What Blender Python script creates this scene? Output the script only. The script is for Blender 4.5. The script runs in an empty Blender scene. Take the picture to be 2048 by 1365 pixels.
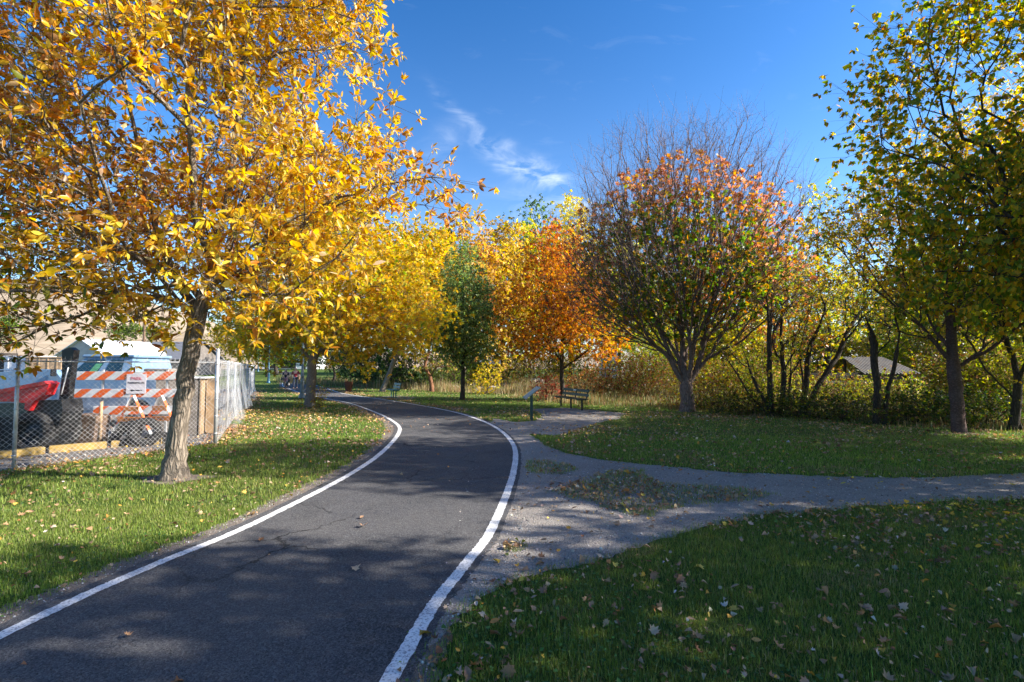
import bpy, bmesh, math, random
import numpy as np
from mathutils import Vector, Matrix
from mathutils.geometry import tessellate_polygon

random.seed(7)
RNG = np.random.default_rng(11)
SC = bpy.context.scene
COL = SC.collection
R = math.radians

# ------------------------------------------------------------------ camera
H = 1.68
F = 1000.0                       # focal length in photo pixels (2048 wide)
PITCH = math.atan(54.5 / F)
cam_d = bpy.data.cameras.new('camera')
cam_d.sensor_width = 36.0
cam_d.lens = 36.0 * F / 2048.0
cam_d.clip_start = 0.05
cam_d.clip_end = 3000
cam = bpy.data.objects.new('camera', cam_d)
COL.objects.link(cam)
cam.location = (0, 0, H)
cam.rotation_euler = (math.pi / 2 + PITCH, 0, 0)
SC.camera = cam

# ------------------------------------------------------------------ light
SUN_EL, SUN_AZ = R(31), R(97)    # azimuth clockwise from +Y
sun_dir = Vector((math.sin(SUN_AZ) * math.cos(SUN_EL), math.cos(SUN_AZ) * math.cos(SUN_EL), math.sin(SUN_EL)))
sd = bpy.data.lights.new('sun', 'SUN')
sd.energy = 5.0
sd.angle = R(0.6)
sd.color = (1.0, 0.93, 0.82)
sun = bpy.data.objects.new('sun', sd)
COL.objects.link(sun)
sun.rotation_euler = (-sun_dir).to_track_quat('-Z', 'Y').to_euler()

W = bpy.data.worlds.new('World')
SC.world = W
W.use_nodes = True


def world_sky():
    nt = W.node_tree
    nt.nodes.clear()
    N, L = nt.nodes, nt.links
    out = N.new('ShaderNodeOutputWorld')
    bg = N.new('ShaderNodeBackground')
    bg.inputs[1].default_value = 0.15
    sky = N.new('ShaderNodeTexSky')
    sky.sky_type = 'NISHITA'
    sky.sun_disc = False
    sky.sun_elevation = SUN_EL
    sky.sun_rotation = SUN_AZ
    sky.altitude = 1400
    sky.air_density = 1.2
    sky.dust_density = 2.4
    sky.ozone_density = 3.0
    geo = N.new('ShaderNodeTexCoord')
    sep = N.new('ShaderNodeSeparateXYZ')
    L.new(geo.outputs['Generated'], sep.inputs[0])

    def m(op, a, b=None, c=None, clamp=False):
        n = N.new('ShaderNodeMath')
        n.operation = op
        n.use_clamp = clamp
        for i, v in enumerate((a, b, c)):
            if v is None:
                continue
            if isinstance(v, (int, float)):
                n.inputs[i].default_value = v
            else:
                L.new(v, n.inputs[i])
        return n.outputs[0]
    ysafe = m('MAXIMUM', sep.outputs[1], 0.05)
    u = m('DIVIDE', sep.outputs[0], ysafe)
    v = m('DIVIDE', sep.outputs[2], ysafe)
    comb = N.new('ShaderNodeCombineXYZ')
    L.new(u, comb.inputs[0])
    L.new(v, comb.inputs[1])
    # wind-drawn wisps: noise stretched along the band
    mp = N.new('ShaderNodeMapping')
    mp.inputs['Rotation'].default_value = (0, 0, R(32))
    mp.inputs['Scale'].default_value = (5, 13, 1)
    L.new(comb.outputs[0], mp.inputs[0])
    nz = N.new('ShaderNodeTexNoise')
    nz.inputs['Scale'].default_value = 1.6
    nz.inputs['Detail'].default_value = 9
    nz.inputs['Roughness'].default_value = 0.6
    nz.inputs['Distortion'].default_value = 0.9
    L.new(mp.outputs[0], nz.inputs[0])
    wob = N.new('ShaderNodeTexNoise')
    wob.inputs['Scale'].default_value = 9
    wob.inputs['Detail'].default_value = 4
    L.new(comb.outputs[0], wob.inputs[0])
    wv = m('MULTIPLY', m('SUBTRACT', wob.outputs[0], 0.5), 0.12)

    def gauss(cu, cv, su, sv, slope):
        du = m('DIVIDE', m('SUBTRACT', m('ADD', u, wv), cu + 0.025), su)
        lv = m('ADD', m('MULTIPLY', m('SUBTRACT', u, cu + 0.025), slope), cv)
        dv = m('DIVIDE', m('SUBTRACT', m('ADD', v, wv), lv), sv)
        s = m('ADD', m('MULTIPLY', du, du), m('MULTIPLY', dv, dv))
        return m('EXPONENT', m('MULTIPLY', s, -1.0))
    g = m('MULTIPLY', gauss(0.005, 0.405, 0.075, 0.024, -0.55), 1.1)
    g = m('ADD', g, m('MULTIPLY', gauss(0.10, 0.355, 0.05, 0.028, -0.35), 1.0))
    g = m('ADD', g, m('MULTIPLY', gauss(-0.09, 0.475, 0.04, 0.02, -0.8), 0.35))
    g = m('ADD', g, m('MULTIPLY', gauss(-0.15, 0.53, 0.05, 0.02, -0.9), 0.35))
    g = m('ADD', g, m('MULTIPLY', gauss(-0.17, 0.44, 0.03, 0.05, 0.2), 0.2))
    g = m('ADD', g, m('MULTIPLY', gauss(0.0, 0.31, 0.16, 0.06, 0.3), 0.34))
    nn = m('MULTIPLY', m('SUBTRACT', nz.outputs[0], 0.40), 2.2, clamp=True)
    fac = m('MULTIPLY', g, nn)
    veil = m('MULTIPLY', m('SUBTRACT', nz.outputs[0], 0.58), 0.2, clamp=True)
    pale = m('MULTIPLY', m('EXPONENT', m('MULTIPLY', v, -5.0)), 0.5)
    fac = m('ADD', m('ADD', fac, veil), pale, clamp=True)
    mix = N.new('ShaderNodeMixRGB')
    L.new(fac, mix.inputs[0])
    gm = N.new('ShaderNodeGamma')
    gm.inputs[1].default_value = 1.3
    hs = N.new('ShaderNodeHueSaturation')
    hs.inputs['Saturation'].default_value = 1.2
    hs.inputs['Value'].default_value = 0.44
    L.new(sky.outputs[0], gm.inputs[0])
    L.new(gm.outputs[0], hs.inputs['Color'])
    L.new(hs.outputs[0], mix.inputs[1])
    mix.inputs[2].default_value = (3.2, 3.5, 3.85, 1)
    L.new(mix.outputs[0], bg.inputs[0])
    L.new(bg.outputs[0], out.inputs[0])


world_sky()
SC.view_settings.view_transform = 'Standard'
SC.view_settings.look = 'None'
SC.view_settings.exposure = 1.45
SC.view_settings.gamma = 1.0
SC.view_settings.use_curve_mapping = False
SC.cycles.max_bounces = 8
SC.cycles.diffuse_bounces = 3
SC.cycles.transparent_max_bounces = 12


# ------------------------------------------------------------------ ground height and pixel helpers
def hgt(y):
    t = min(max((y - 42.0) / 68.0, 0.0), 1.0)
    return 1.5 * t * t * (3 - 2 * t)


def hgt_np(y):
    t = np.clip((y - 42.0) / 68.0, 0, 1)
    return 1.5 * t * t * (3 - 2 * t)


def at(px, py, Y):
    """photo pixel -> world point on its ray at depth Y"""
    a = (px - 1024.0) / F
    b = -(py - 682.5) / F
    c, s = math.cos(PITCH), math.sin(PITCH)
    d = (a, c - b * s, s + b * c)
    t = Y / d[1]
    return Vector((a * t, Y, H + d[2] * t))


def gp(px, py):
    """photo pixel -> world point on the ground"""
    a = (px - 1024.0) / F
    b = -(py - 682.5) / F
    c, s = math.cos(PITCH), math.sin(PITCH)
    d = (a, c - b * s, s + b * c)
    lo, hi = 0.1, 400.0
    for _ in range(60):
        m = (lo + hi) / 2
        if H + d[2] * m > hgt(d[1] * m):
            lo = m
        else:
            hi = m
    return Vector((a * lo, d[1] * lo, hgt(d[1] * lo)))


# ------------------------------------------------------------------ tagging
def tag(o, label=None, cat=None, group=None, kind=None):
    if label:
        o['label'] = label
    if cat:
        o['category'] = cat
    if group:
        o['group'] = group
    if kind:
        o['kind'] = kind
    return o


def empty(name, loc, rz=0.0, label=None, cat=None, group=None):
    o = bpy.data.objects.new(name, None)
    COL.objects.link(o)
    o.location = loc
    o.rotation_euler = (0, 0, rz)
    return tag(o, label, cat, group)


# ------------------------------------------------------------------ materials
def hexc(r, g, b):
    return (r, g, b, 1.0)


class NT:
    def __init__(self, name):
        self.m = bpy.data.materials.new(name)
        self.m.use_nodes = True
        self.t = self.m.node_tree
        self.t.nodes.clear()
        self.out = self.n('ShaderNodeOutputMaterial')

    def n(self, kind, **kw):
        nd = self.t.nodes.new(kind)
        for k, v in kw.items():
            if hasattr(nd, k):
                setattr(nd, k, v)
            else:
                nd.inputs[k.replace('_', ' ')].default_value = v
        return nd

    def l(self, a, b):
        self.t.links.new(a, b)

    def math(self, op, a, b=None, clamp=False):
        nd = self.n('ShaderNodeMath', operation=op)
        nd.use_clamp = clamp
        for i, v in enumerate((a, b)):
            if v is None:
                continue
            if isinstance(v, (int, float)):
                nd.inputs[i].default_value = v
            else:
                self.l(v, nd.inputs[i])
        return nd.outputs[0]

    def coords(self, kind='Object', scale=(1, 1, 1)):
        tc = self.n('ShaderNodeTexCoord')
        mp = self.n('ShaderNodeMapping')
        mp.inputs['Scale'].default_value = scale
        self.l(tc.outputs[kind], mp.inputs[0])
        return mp.outputs[0]

    def noise(self, vec, scale, detail=5, rough=0.55, dist=0.0):
        nd = self.n('ShaderNodeTexNoise')
        nd.inputs['Scale'].default_value = scale
        nd.inputs['Detail'].default_value = detail
        nd.inputs['Roughness'].default_value = rough
        nd.inputs['Distortion'].default_value = dist
        self.l(vec, nd.inputs['Vector'])
        return nd.outputs[0]

    def ramp(self, fac, stops):
        nd = self.n('ShaderNodeValToRGB')
        cr = nd.color_ramp
        while len(cr.elements) < len(stops):
            cr.elements.new(0.5)
        for e, (p, c) in zip(cr.elements, stops):
            e.position = p
            e.color = c if len(c) == 4 else (*c, 1)
        self.l(fac, nd.inputs[0])
        return nd.outputs[0]

    def mix(self, fac, a, b, mode='MIX'):
        nd = self.n('ShaderNodeMixRGB', blend_type=mode)
        for i, v in enumerate((fac, a, b)):
            if isinstance(v, (int, float)):
                nd.inputs[i].default_value = v
            elif isinstance(v, tuple):
                nd.inputs[i].default_value = v if len(v) == 4 else (*v, 1)
            else:
                self.l(v, nd.inputs[i])
        return nd.outputs[0]

    def bsdf(self, color, rough=0.7, metal=0.0, bump=None, bstr=0.3, bdist=0.02, spec=0.3):
        p = self.n('ShaderNodeBsdfPrincipled')
        for key, v in (('Base Color', color), ('Roughness', rough), ('Metallic', metal), ('Specular IOR Level', spec)):
            if isinstance(v, tuple):
                p.inputs[key].default_value = v if len(v) == 4 else (*v, 1)
            elif isinstance(v, (int, float)):
                p.inputs[key].default_value = v
            else:
                self.l(v, p.inputs[key])
        if bump is not None:
            b = self.n('ShaderNodeBump')
            b.inputs['Strength'].default_value = bstr
            b.inputs['Distance'].default_value = bdist
            self.l(bump, b.inputs['Height'])
            self.l(b.outputs[0], p.inputs['Normal'])
        self.l(p.outputs[0], self.out.inputs[0])
        return p


_mc = {}


def mat_plain(name, color, rough=0.6, metal=0.0, var=0.25, scale=6.0, dirt=None, bstr=0.12, spec=0.4):
    """painted or raw surface with patchy wear"""
    if name in _mc:
        return _mc[name]
    t = NT(name)
    v = t.coords()
    n = t.noise(v, scale, 6, 0.6)
    n2 = t.noise(v, scale * 7, 4, 0.6)
    dk = tuple(c * (1 - var) for c in color)
    lt = tuple(min(1, c * (1 + var)) for c in color)
    c = t.ramp(n, [(0.3, dk), (0.7, lt)])
    if dirt:
        f = t.ramp(t.noise(v, scale * 1.7, 8, 0.7), [(0.52, (0, 0, 0)), (0.66, (1, 1, 1))])
        c = t.mix(t.math('MULTIPLY', f, 0.8), c, dirt)
    r = t.ramp(n2, [(0.3, (max(rough - .12, .03),) * 3), (0.7, (min(rough + .12, 1),) * 3)])
    t.bsdf(c, r, metal, n2, bstr, 0.01, spec)
    _mc[name] = t.m
    return t.m


def mat_leaf(name='leaf', transl=0.5, gloss=0.45):
    if name in _mc:
        return _mc[name]
    t = NT(name)
    at_ = t.n('ShaderNodeVertexColor')
    at_.layer_name = 'col'
    v = t.coords('Object')
    n = t.noise(v, 60, 3, 0.6)
    c = t.mix(t.ramp(n, [(0.35, (0, 0, 0)), (0.75, (0.3, 0.3, 0.3))]), at_.outputs[0], (0.6, 0.55, 0.5), 'MULTIPLY')
    p = t.n('ShaderNodeBsdfPrincipled')
    t.l(c, p.inputs['Base Color'])
    p.inputs['Roughness'].default_value = gloss
    p.inputs['Specular IOR Level'].default_value = 0.35
    tr = t.n('ShaderNodeBsdfTranslucent')
    sat = t.n('ShaderNodeHueSaturation')
    sat.inputs['Saturation'].default_value = 1.15
    sat.inputs['Value'].default_value = 1.1
    t.l(c, sat.inputs['Color'])
    t.l(sat.outputs[0], tr.inputs[0])
    mx = t.n('ShaderNodeMixShader')
    mx.inputs[0].default_value = transl
    t.l(p.outputs[0], mx.inputs[1])
    t.l(tr.outputs[0], mx.inputs[2])
    t.l(mx.outputs[0], t.out.inputs[0])
    _mc[name] = t.m
    return t.m


def mat_bark(name, dark, light, scale=9.0, stretch=0.22, bstr=1.0, bdist=0.03, rings=False, moss=None):
    if name in _mc:
        return _mc[name]
    t = NT(name)
    v = t.coords('Object', (1, 1, stretch) if not rings else (0.8, 0.8, 1.3))
    w = t.noise(v, scale * 0.8, 4, 0.6)
    mx = t.mix(0.12, v, w, 'ADD')
    vo = t.n('ShaderNodeTexVoronoi', feature='DISTANCE_TO_EDGE')
    vo.inputs['Scale'].default_value = scale * 2.2
    t.l(mx, vo.inputs['Vector'])
    edge = t.ramp(vo.outputs[0], [(0.0, (0, 0, 0)), (0.28, (1, 1, 1))])
    fine = t.noise(v, scale * 9, 6, 0.65)
    hh = t.math('ADD', t.math('MULTIPLY', edge, 0.7), t.math('MULTIPLY', fine, 0.5))
    big = t.noise(t.coords('Object'), 2.3, 4, 0.6)
    c = t.mix(t.math('MULTIPLY', hh, 0.85, True), dark, light)
    c = t.mix(t.ramp(big, [(0.4, (0, 0, 0)), (0.7, (0.45, 0.45, 0.45))]), c, moss or tuple(x * 0.6 for x in light))
    t.bsdf(c, 0.9, 0, hh, bstr, bdist, 0.15)
    _mc[name] = t.m
    return t.m


# ------------------------------------------------------------------ mesh helpers
def mesh_np(name, verts, faces_flat, nper, mat, parent=None, cols=None, smooth=False):
    """faces_flat: (m, nper) int array of equal-size polygons, or list of such"""
    me = bpy.data.meshes.new(name)
    fl = faces_flat if isinstance(faces_flat, list) else [faces_flat]
    nv = len(verts)
    me.vertices.add(nv)
    me.vertices.foreach_set('co', np.ascontiguousarray(verts, dtype=np.float32).ravel())
    loops = np.concatenate([f.ravel() for f in fl]).astype(np.int32)
    tot = np.concatenate([np.full(len(f), f.shape[1], dtype=np.int32) for f in fl])
    start = np.concatenate([[0], np.cumsum(tot)[:-1]]).astype(np.int32)
    me.loops.add(len(loops))
    me.loops.foreach_set('vertex_index', loops)
    me.polygons.add(len(tot))
    me.polygons.foreach_set('loop_start', start)
    me.polygons.foreach_set('loop_total', tot)
    if smooth:
        me.polygons.foreach_set('use_smooth', np.ones(len(tot), dtype=bool))
    if cols is not None:
        a = me.color_attributes.new('col', 'FLOAT_COLOR', 'POINT')
        c4 = np.ones((nv, 4), dtype=np.float32)
        c4[:, :3] = cols
        a.data.foreach_set('color', c4.ravel())
    me.update(calc_edges=True)
    me.materials.append(mat)
    o = bpy.data.objects.new(name, me)
    COL.objects.link(o)
    if parent is not None:
        o.parent = parent
    return o


class MB:
    """collects shapes, builds one mesh object"""

    def __init__(self):
        self.v = []
        self.f = []
        self.s = []

    def add(self, vs, fs, smooth=False):
        b = len(self.v)
        self.v += [tuple(x) for x in vs]
        self.f += [tuple(i + b for i in f) for f in fs]
        self.s += [smooth] * len(fs)
        return self

    def box(self, c, s, rot=None, bev=0.0):
        sx, sy, sz = s[0] / 2, s[1] / 2, s[2] / 2
        b = min(bev, sx * .9, sy * .9, sz * .9)
        if b <= 0:
            vs = [Vector((x * sx, y * sy, z * sz)) for z in (-1, 1) for y in (-1, 1) for x in (-1, 1)]
            fs = [(0, 2, 3, 1), (4, 5, 7, 6), (0, 1, 5, 4), (2, 6, 7, 3), (0, 4, 6, 2), (1, 3, 7, 5)]
        else:
            bm = bmesh.new()
            bmesh.ops.create_cube(bm, size=1)
            for q in bm.verts:
                q.co = Vector((q.co.x * s[0], q.co.y * s[1], q.co.z * s[2]))
            bmesh.ops.bevel(bm, geom=bm.edges[:], offset=b, segments=2, affect='EDGES', profile=0.6)
            bm.verts.index_update()
            vs = [q.co.copy() for q in bm.verts]
            fs = [tuple(q.index for q in f.verts) for f in bm.faces]
            bm.free()
        if rot is not None:
            m = rot if isinstance(rot, Matrix) else Matrix.Rotation(rot, 3, 'Z')
            vs = [m @ q for q in vs]
        c = Vector(c)
        return self.add([q + c for q in vs], fs)

    def tube(self, pts, rad, n=8, cap=True, smooth=True):
        pts = [Vector(p) for p in pts]
        if not hasattr(rad, '__len__'):
            rad = [rad] * len(pts)
        vs, fs = [], []
        ref = None
        for i, p in enumerate(pts):
            d = (pts[min(i + 1, len(pts) - 1)] - pts[max(i - 1, 0)]).normalized()
            if ref is None:
                ref = Vector((0, 0, 1)) if abs(d.z) < 0.9 else Vector((1, 0, 0))
            a = d.cross(ref)
            if a.length < 1e-4:
                a = d.cross(Vector((0.3, 1, 0.2)))
            a.normalize()
            b = a.cross(d)
            ref = b
            # keep ring orientation: ref is perpendicular to d
            for k in range(n):
                t = 2 * math.pi * k / n
                vs.append(p + (a * math.cos(t) + b * math.sin(t)) * rad[i])
        for i in range(len(pts) - 1):
            for k in range(n):
                k2 = (k + 1) % n
                fs.append((i * n + k, i * n + k2, (i + 1) * n + k2, (i + 1) * n + k))
        self.add(vs, fs, smooth)
        if cap:
            b0 = len(self.v) - len(vs)
            self.f.append(tuple(b0 + k for k in range(n))[::-1])
            self.f.append(tuple(b0 + (len(pts) - 1) * n + k for k in range(n)))
            self.s += [False, False]
        return self

    def lathe(self, prof, n=20, c=(0, 0, 0), axis='Z', smooth=True, closed=False):
        vs, fs = [], []
        c = Vector(c)
        for (r, z) in prof:
            for k in range(n):
                t = 2 * math.pi * k / n
                p = Vector((r * math.cos(t), r * math.sin(t), z))
                if axis == 'Y':
                    p = Vector((p.x, p.z, p.y))
                elif axis == 'X':
                    p = Vector((p.z, p.x, p.y))
                vs.append(p + c)
        m = len(prof)
        for i in range(m if closed else m - 1):
            j = (i + 1) % m
            for k in range(n):
                k2 = (k + 1) % n
                fs.append((i * n + k, i * n + k2, j * n + k2, j * n + k))
        return self.add(vs, fs, smooth)

    def prism(self, poly, y0, y1, plane='XZ'):
        """polygon in XZ extruded along Y (or XY along Z)"""
        n = len(poly)
        if plane == 'XZ':
            vs = [Vector((a, y0, b)) for a, b in poly] + [Vector((a, y1, b)) for a, b in poly]
        else:
            vs = [Vector((a, b, y0)) for a, b in poly] + [Vector((a, b, y1)) for a, b in poly]
        fs = [tuple(range(n)), tuple(range(n, 2 * n))[::-1]]
        for i in range(n):
            j = (i + 1) % n
            fs.append((i, i + n, j + n, j))
        return self.add(vs, fs)

    def build(self, name, mat, parent=None, loc=None, rot=None):
        me = bpy.data.meshes.new(name)
        me.from_pydata(self.v, [], self.f)
        me.polygons.foreach_set('use_smooth', self.s)
        me.update()
        bm = bmesh.new()
        bm.from_mesh(me)
        bmesh.ops.recalc_face_normals(bm, faces=bm.faces[:])
        bm.to_mesh(me)
        bm.free()
        me.materials.append(mat)
        o = bpy.data.objects.new(name, me)
        COL.objects.link(o)
        if parent is not None:
            o.parent = parent
        if loc is not None:
            o.location = loc
        if rot is not None:
            o.rotation_euler = rot
        return o


def spline(pts, n):
    """Catmull-Rom through points, n samples per span"""
    P = [np.array(p, float) for p in pts]
    P = [2 * P[0] - P[1]] + P + [2 * P[-1] - P[-2]]
    out = []
    for i in range(1, len(P) - 2):
        for k in range(n):
            t = k / n
            a, b, c, d = P[i - 1], P[i], P[i + 1], P[i + 2]
            out.append(0.5 * ((2 * b) + (-a + c) * t + (2 * a - 5 * b + 4 * c - d) * t * t + (-a + 3 * b - 3 * c + d) * t ** 3))
    out.append(P[-2])
    return np.array(out)


def pip(x, y, poly):
    """vectorised point in polygon"""
    inside = np.zeros(len(x), bool)
    n = len(poly)
    j = n - 1
    for i in range(n):
        xi, yi = poly[i][0], poly[i][1]
        xj, yj = poly[j][0], poly[j][1]
        c = ((yi > y) != (yj > y)) & (x < (xj - xi) * (y - yi) / ((yj - yi) + 1e-12) + xi)
        inside ^= c
        j = i
    return inside


_nr = np.random.default_rng(5)
_ndir = _nr.normal(size=(24, 3))
_nph = _nr.uniform(0, 6.28, 24)


def vnoise(p, scale):
    """cheap smooth noise, about -1..1"""
    q = (p * scale) @ _ndir.T
    return np.sin(q + _nph).sum(1) / 6.0

# ================================================================== MATERIALS OF THE GROUND
def m_lawn():
    t = NT('lawn soil and thatch')
    v = t.coords()
    a = t.noise(v, 0.35, 5, 0.6)
    b = t.noise(v, 6, 8, 0.7)
    c = t.noise(v, 60, 5, 0.7)
    g = t.ramp(b, [(0.30, (0.022, 0.045, 0.008)), (0.52, (0.05, 0.10, 0.016)), (0.75, (0.12, 0.16, 0.03))])
    straw = t.ramp(c, [(0.35, (0.10, 0.085, 0.035)), (0.7, (0.24, 0.20, 0.09))])
    f = t.ramp(a, [(0.45, (0.05, 0.05, 0.05)), (0.75, (0.5, 0.5, 0.5))])
    col = t.mix(f, g, straw)
    t.bsdf(col, 0.95, 0, c, 0.8, 0.03, 0.1)
    return t.m


def m_asphalt():
    t = NT('worn asphalt')
    v = t.coords()
    big = t.noise(v, 0.7, 5, 0.6)
    mid = t.noise(v, 5, 6, 0.65)
    fine = t.noise(v, 130, 3, 0.7)
    vo = t.n('ShaderNodeTexVoronoi')
    vo.inputs['Scale'].default_value = 95
    t.l(v, vo.inputs['Vector'])
    stone = t.ramp(vo.outputs['Color'], [(0.30, (0, 0, 0)), (0.85, (1, 1, 1))])
    base = t.ramp(mid, [(0.3, (0.040, 0.041, 0.047)), (0.7, (0.072, 0.072, 0.080))])
    base = t.mix(t.ramp(big, [(0.42, (0, 0, 0)), (0.62, (0.75, 0.75, 0.75))]), base, (0.088, 0.084, 0.084))
    base = t.mix(t.ramp(t.noise(v, 0.35, 3, 0.5, 1.5), [(0.55, (0, 0, 0)), (0.60, (0.45, 0.45, 0.45))]), base, (0.030, 0.031, 0.035))
    c = t.mix(t.math('MULTIPLY', stone, 0.5), base, (0.21, 0.205, 0.20))
    pit = t.ramp(fine, [(0.36, (0, 0, 0)), (0.46, (1, 1, 1))])
    c = t.mix(pit, (0.012, 0.012, 0.015), c)
    # cracks: thin voronoi edges, warped, present only in places
    vc = t.n('ShaderNodeTexVoronoi', feature='DISTANCE_TO_EDGE')
    vc.inputs['Scale'].default_value = 0.75
    w2 = t.n('ShaderNodeTexNoise')
    w2.inputs['Scale'].default_value = 2.5
    w2.inputs['Detail'].default_value = 8
    w2.inputs['Roughness'].default_value = 0.65
    t.l(v, w2.inputs['Vector'])
    warped = t.mix(0.55, v, w2.outputs[1], 'ADD')
    t.l(warped, vc.inputs['Vector'])
    cr = t.ramp(vc.outputs[0], [(0.0, (1, 1, 1)), (0.012, (0, 0, 0))])
    gate = t.ramp(t.noise(v, 0.5, 3, 0.5), [(0.47, (0, 0, 0)), (0.6, (1, 1, 1))])
    crk = t.math('MULTIPLY', cr, gate)
    c = t.mix(crk, c, (0.012, 0.012, 0.014))
    h = t.math('SUBTRACT', t.math('ADD', stone, t.math('MULTIPLY', pit, 0.7)), t.math('MULTIPLY', crk, 3))
    t.bsdf(c, 0.82, 0, h, 0.9, 0.006, 0.3)
    return t.m


def m_paint():
    t = NT('worn white road paint')
    v = t.coords()
    n = t.noise(v, 55, 6, 0.75)
    n2 = t.noise(v, 3, 4, 0.6)
    f = t.ramp(t.math('ADD', n, t.math('MULTIPLY', n2, 0.12)), [(0.485, (0, 0, 0)), (0.55, (1, 1, 1))])
    c = t.mix(f, (0.30, 0.30, 0.31), t.ramp(n2, [(0.3, (0.62, 0.62, 0.62)), (0.7, (0.80, 0.79, 0.77))]))
    t.bsdf(c, 0.7, 0, n, 0.5, 0.006, 0.3)
    return t.m


def m_gravel(name, lo, hi, spk, s=55):
    t = NT(name)
    v = t.coords()
    vo = t.n('ShaderNodeTexVoronoi')
    vo.inputs['Scale'].default_value = s
    t.l(v, vo.inputs['Vector'])
    v2 = t.n('ShaderNodeTexVoronoi')
    v2.inputs['Scale'].default_value = s * 2.4
    t.l(v, v2.inputs['Vector'])
    big = t.noise(v, 0.9, 6, 0.65)
    c = t.ramp(big, [(0.32, lo), (0.68, hi)])
    st = t.ramp(vo.outputs['Color'], [(0.2, (0, 0, 0)), (0.9, (1, 1, 1))])
    s2 = t.ramp(v2.outputs['Color'], [(0.3, (0, 0, 0)), (0.9, (1, 1, 1))])
    c = t.mix(t.math('MULTIPLY', st, 0.45), c, spk)
    c = t.mix(t.math('MULTIPLY', t.math('SUBTRACT', 1.0, s2), 0.45), c, tuple(x * 0.35 for x in lo))
    h = t.math('ADD', t.math('SUBTRACT', 1, vo.outputs[0]), t.math('MULTIPLY', t.math('SUBTRACT', 1, v2.outputs[0]), .5))
    t.bsdf(c, 0.93, 0, h, 0.9, 0.012, 0.2)
    return t.m


def m_dry(name, lo, hi, sc=2.0):
    t = NT(name)
    v = t.coords()
    a = t.noise(v, sc, 8, 0.7)
    b = t.noise(v, sc * 0.12, 5, 0.6)
    c = t.ramp(a, [(0.3, lo), (0.7, hi)])
    c = t.mix(t.ramp(b, [(0.4, (0, 0, 0)), (0.65, (0.5, 0.5, 0.5))]), c, tuple(x * 0.6 for x in lo))
    t.bsdf(c, 0.97, 0, a, 0.6, 0.1, 0.05)
    return t.m


M_LAWN, M_ASPH, M_PAINT = m_lawn(), m_asphalt(), m_paint()
M_GRAV = m_gravel('crushed grey gravel', (0.23, 0.205, 0.18), (0.36, 0.32, 0.285), (0.54, 0.50, 0.46))
M_DIRT = m_gravel('trodden dirt', (0.17, 0.135, 0.11), (0.27, 0.22, 0.18), (0.38, 0.34, 0.30), 70)
M_YARD = m_gravel('dusty yard surface', (0.13, 0.12, 0.115), (0.22, 0.20, 0.185), (0.30, 0.28, 0.25), 40)
M_FIELD = m_dry('dry field', (0.34, 0.25, 0.12), (0.50, 0.39, 0.20), 1.2)
M_HILL = m_dry('bare tan hillside', (0.22, 0.17, 0.11), (0.50, 0.39, 0.28), 0.09)

# ================================================================== GROUND SHEETS
def grid_sheet(name, xs, ys, off, mat):
    X, Y = np.meshgrid(xs, ys)
    V = np.stack([X.ravel(), Y.ravel(), hgt_np(Y.ravel()) + off], 1)
    nx, ny = len(xs), len(ys)
    i = np.arange(ny - 1)[:, None] * nx + np.arange(nx - 1)[None, :]
    i = i.ravel()
    Fc = np.stack([i, i + 1, i + nx + 1, i + nx], 1)
    return mesh_np(name, V, Fc, 4, mat)


g = grid_sheet('ground', np.array([-900, -200, -60, -20, 0, 20, 60, 200, 900.]),
               np.concatenate([[-60, -20], np.arange(-5, 131, 1.0), [200, 500, 1500]]), 0, M_LAWN)
tag(g, kind='structure')

PL = [(-3.5, -4), (-3.42, 0), (-3.25, 3.2), (-3.1, 4.3), (-2.83, 5.5), (-2.60, 8.1), (-2.68, 10.6), (-3.1, 13.7), (-3.85, 16), (-5.2, 19), (-7.8, 24),
      (-10.9, 28.6), (-14.6, 34.5), (-18.0, 40.5), (-21.5, 47), (-25.2, 55), (-30.0, 66), (-36.4, 79), (-47, 95), (-70, 108)]
PR = [(-1.0, -4), (-.85, 0), (-.56, 3.2), (-.36, 4.3), (-.15, 5.4), (.08, 8.3), (.08, 11), (-.33, 13.9), (-1.1, 16.6), (-2.5, 19.9), (-5.3, 24.6),
      (-8.2, 28.8), (-11.5, 33.9), (-14.9, 40.8), (-17.6, 46), (-22.4, 54.5), (-27.0, 64), (-33, 77), (-43.5, 91), (-68, 103)]
sL, sR = spline(PL, 14), spline(PR, 14)


def strip(name, A, B, off, mat, nlat=5, jit=0.0, seed=1):
    r = np.random.default_rng(seed)
    n = len(A)
    j1 = np.convolve(r.normal(0, 1, n + 2), [.3, .4, .3], 'valid') * jit
    j2 = np.convolve(r.normal(0, 1, n + 2), [.3, .4, .3], 'valid') * jit
    d = B - A
    d = d / np.linalg.norm(d, axis=1)[:, None]
    A2, B2 = A - d * j1[:, None], B + d * j2[:, None]
    V = []
    for k in range(nlat + 1):
        P = A2 + (B2 - A2) * (k / nlat)
        V.append(np.stack([P[:, 0], P[:, 1], hgt_np(P[:, 1]) + off], 1))
    V = np.stack(V, 1).reshape(-1, 3)
    m = nlat + 1
    i = (np.arange(n - 1)[:, None] * m + np.arange(nlat)[None, :]).ravel()
    return mesh_np(name, V, np.stack([i, i + 1, i + m + 1, i + m], 1), 4, mat)


def dense(P, n=4):
    out = []
    for a, b in zip(P[:-1], P[1:]):
        for k in range(n):
            out.append(a + (b - a) * k / n)
    out.append(P[-1])
    return np.array(out)


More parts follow.
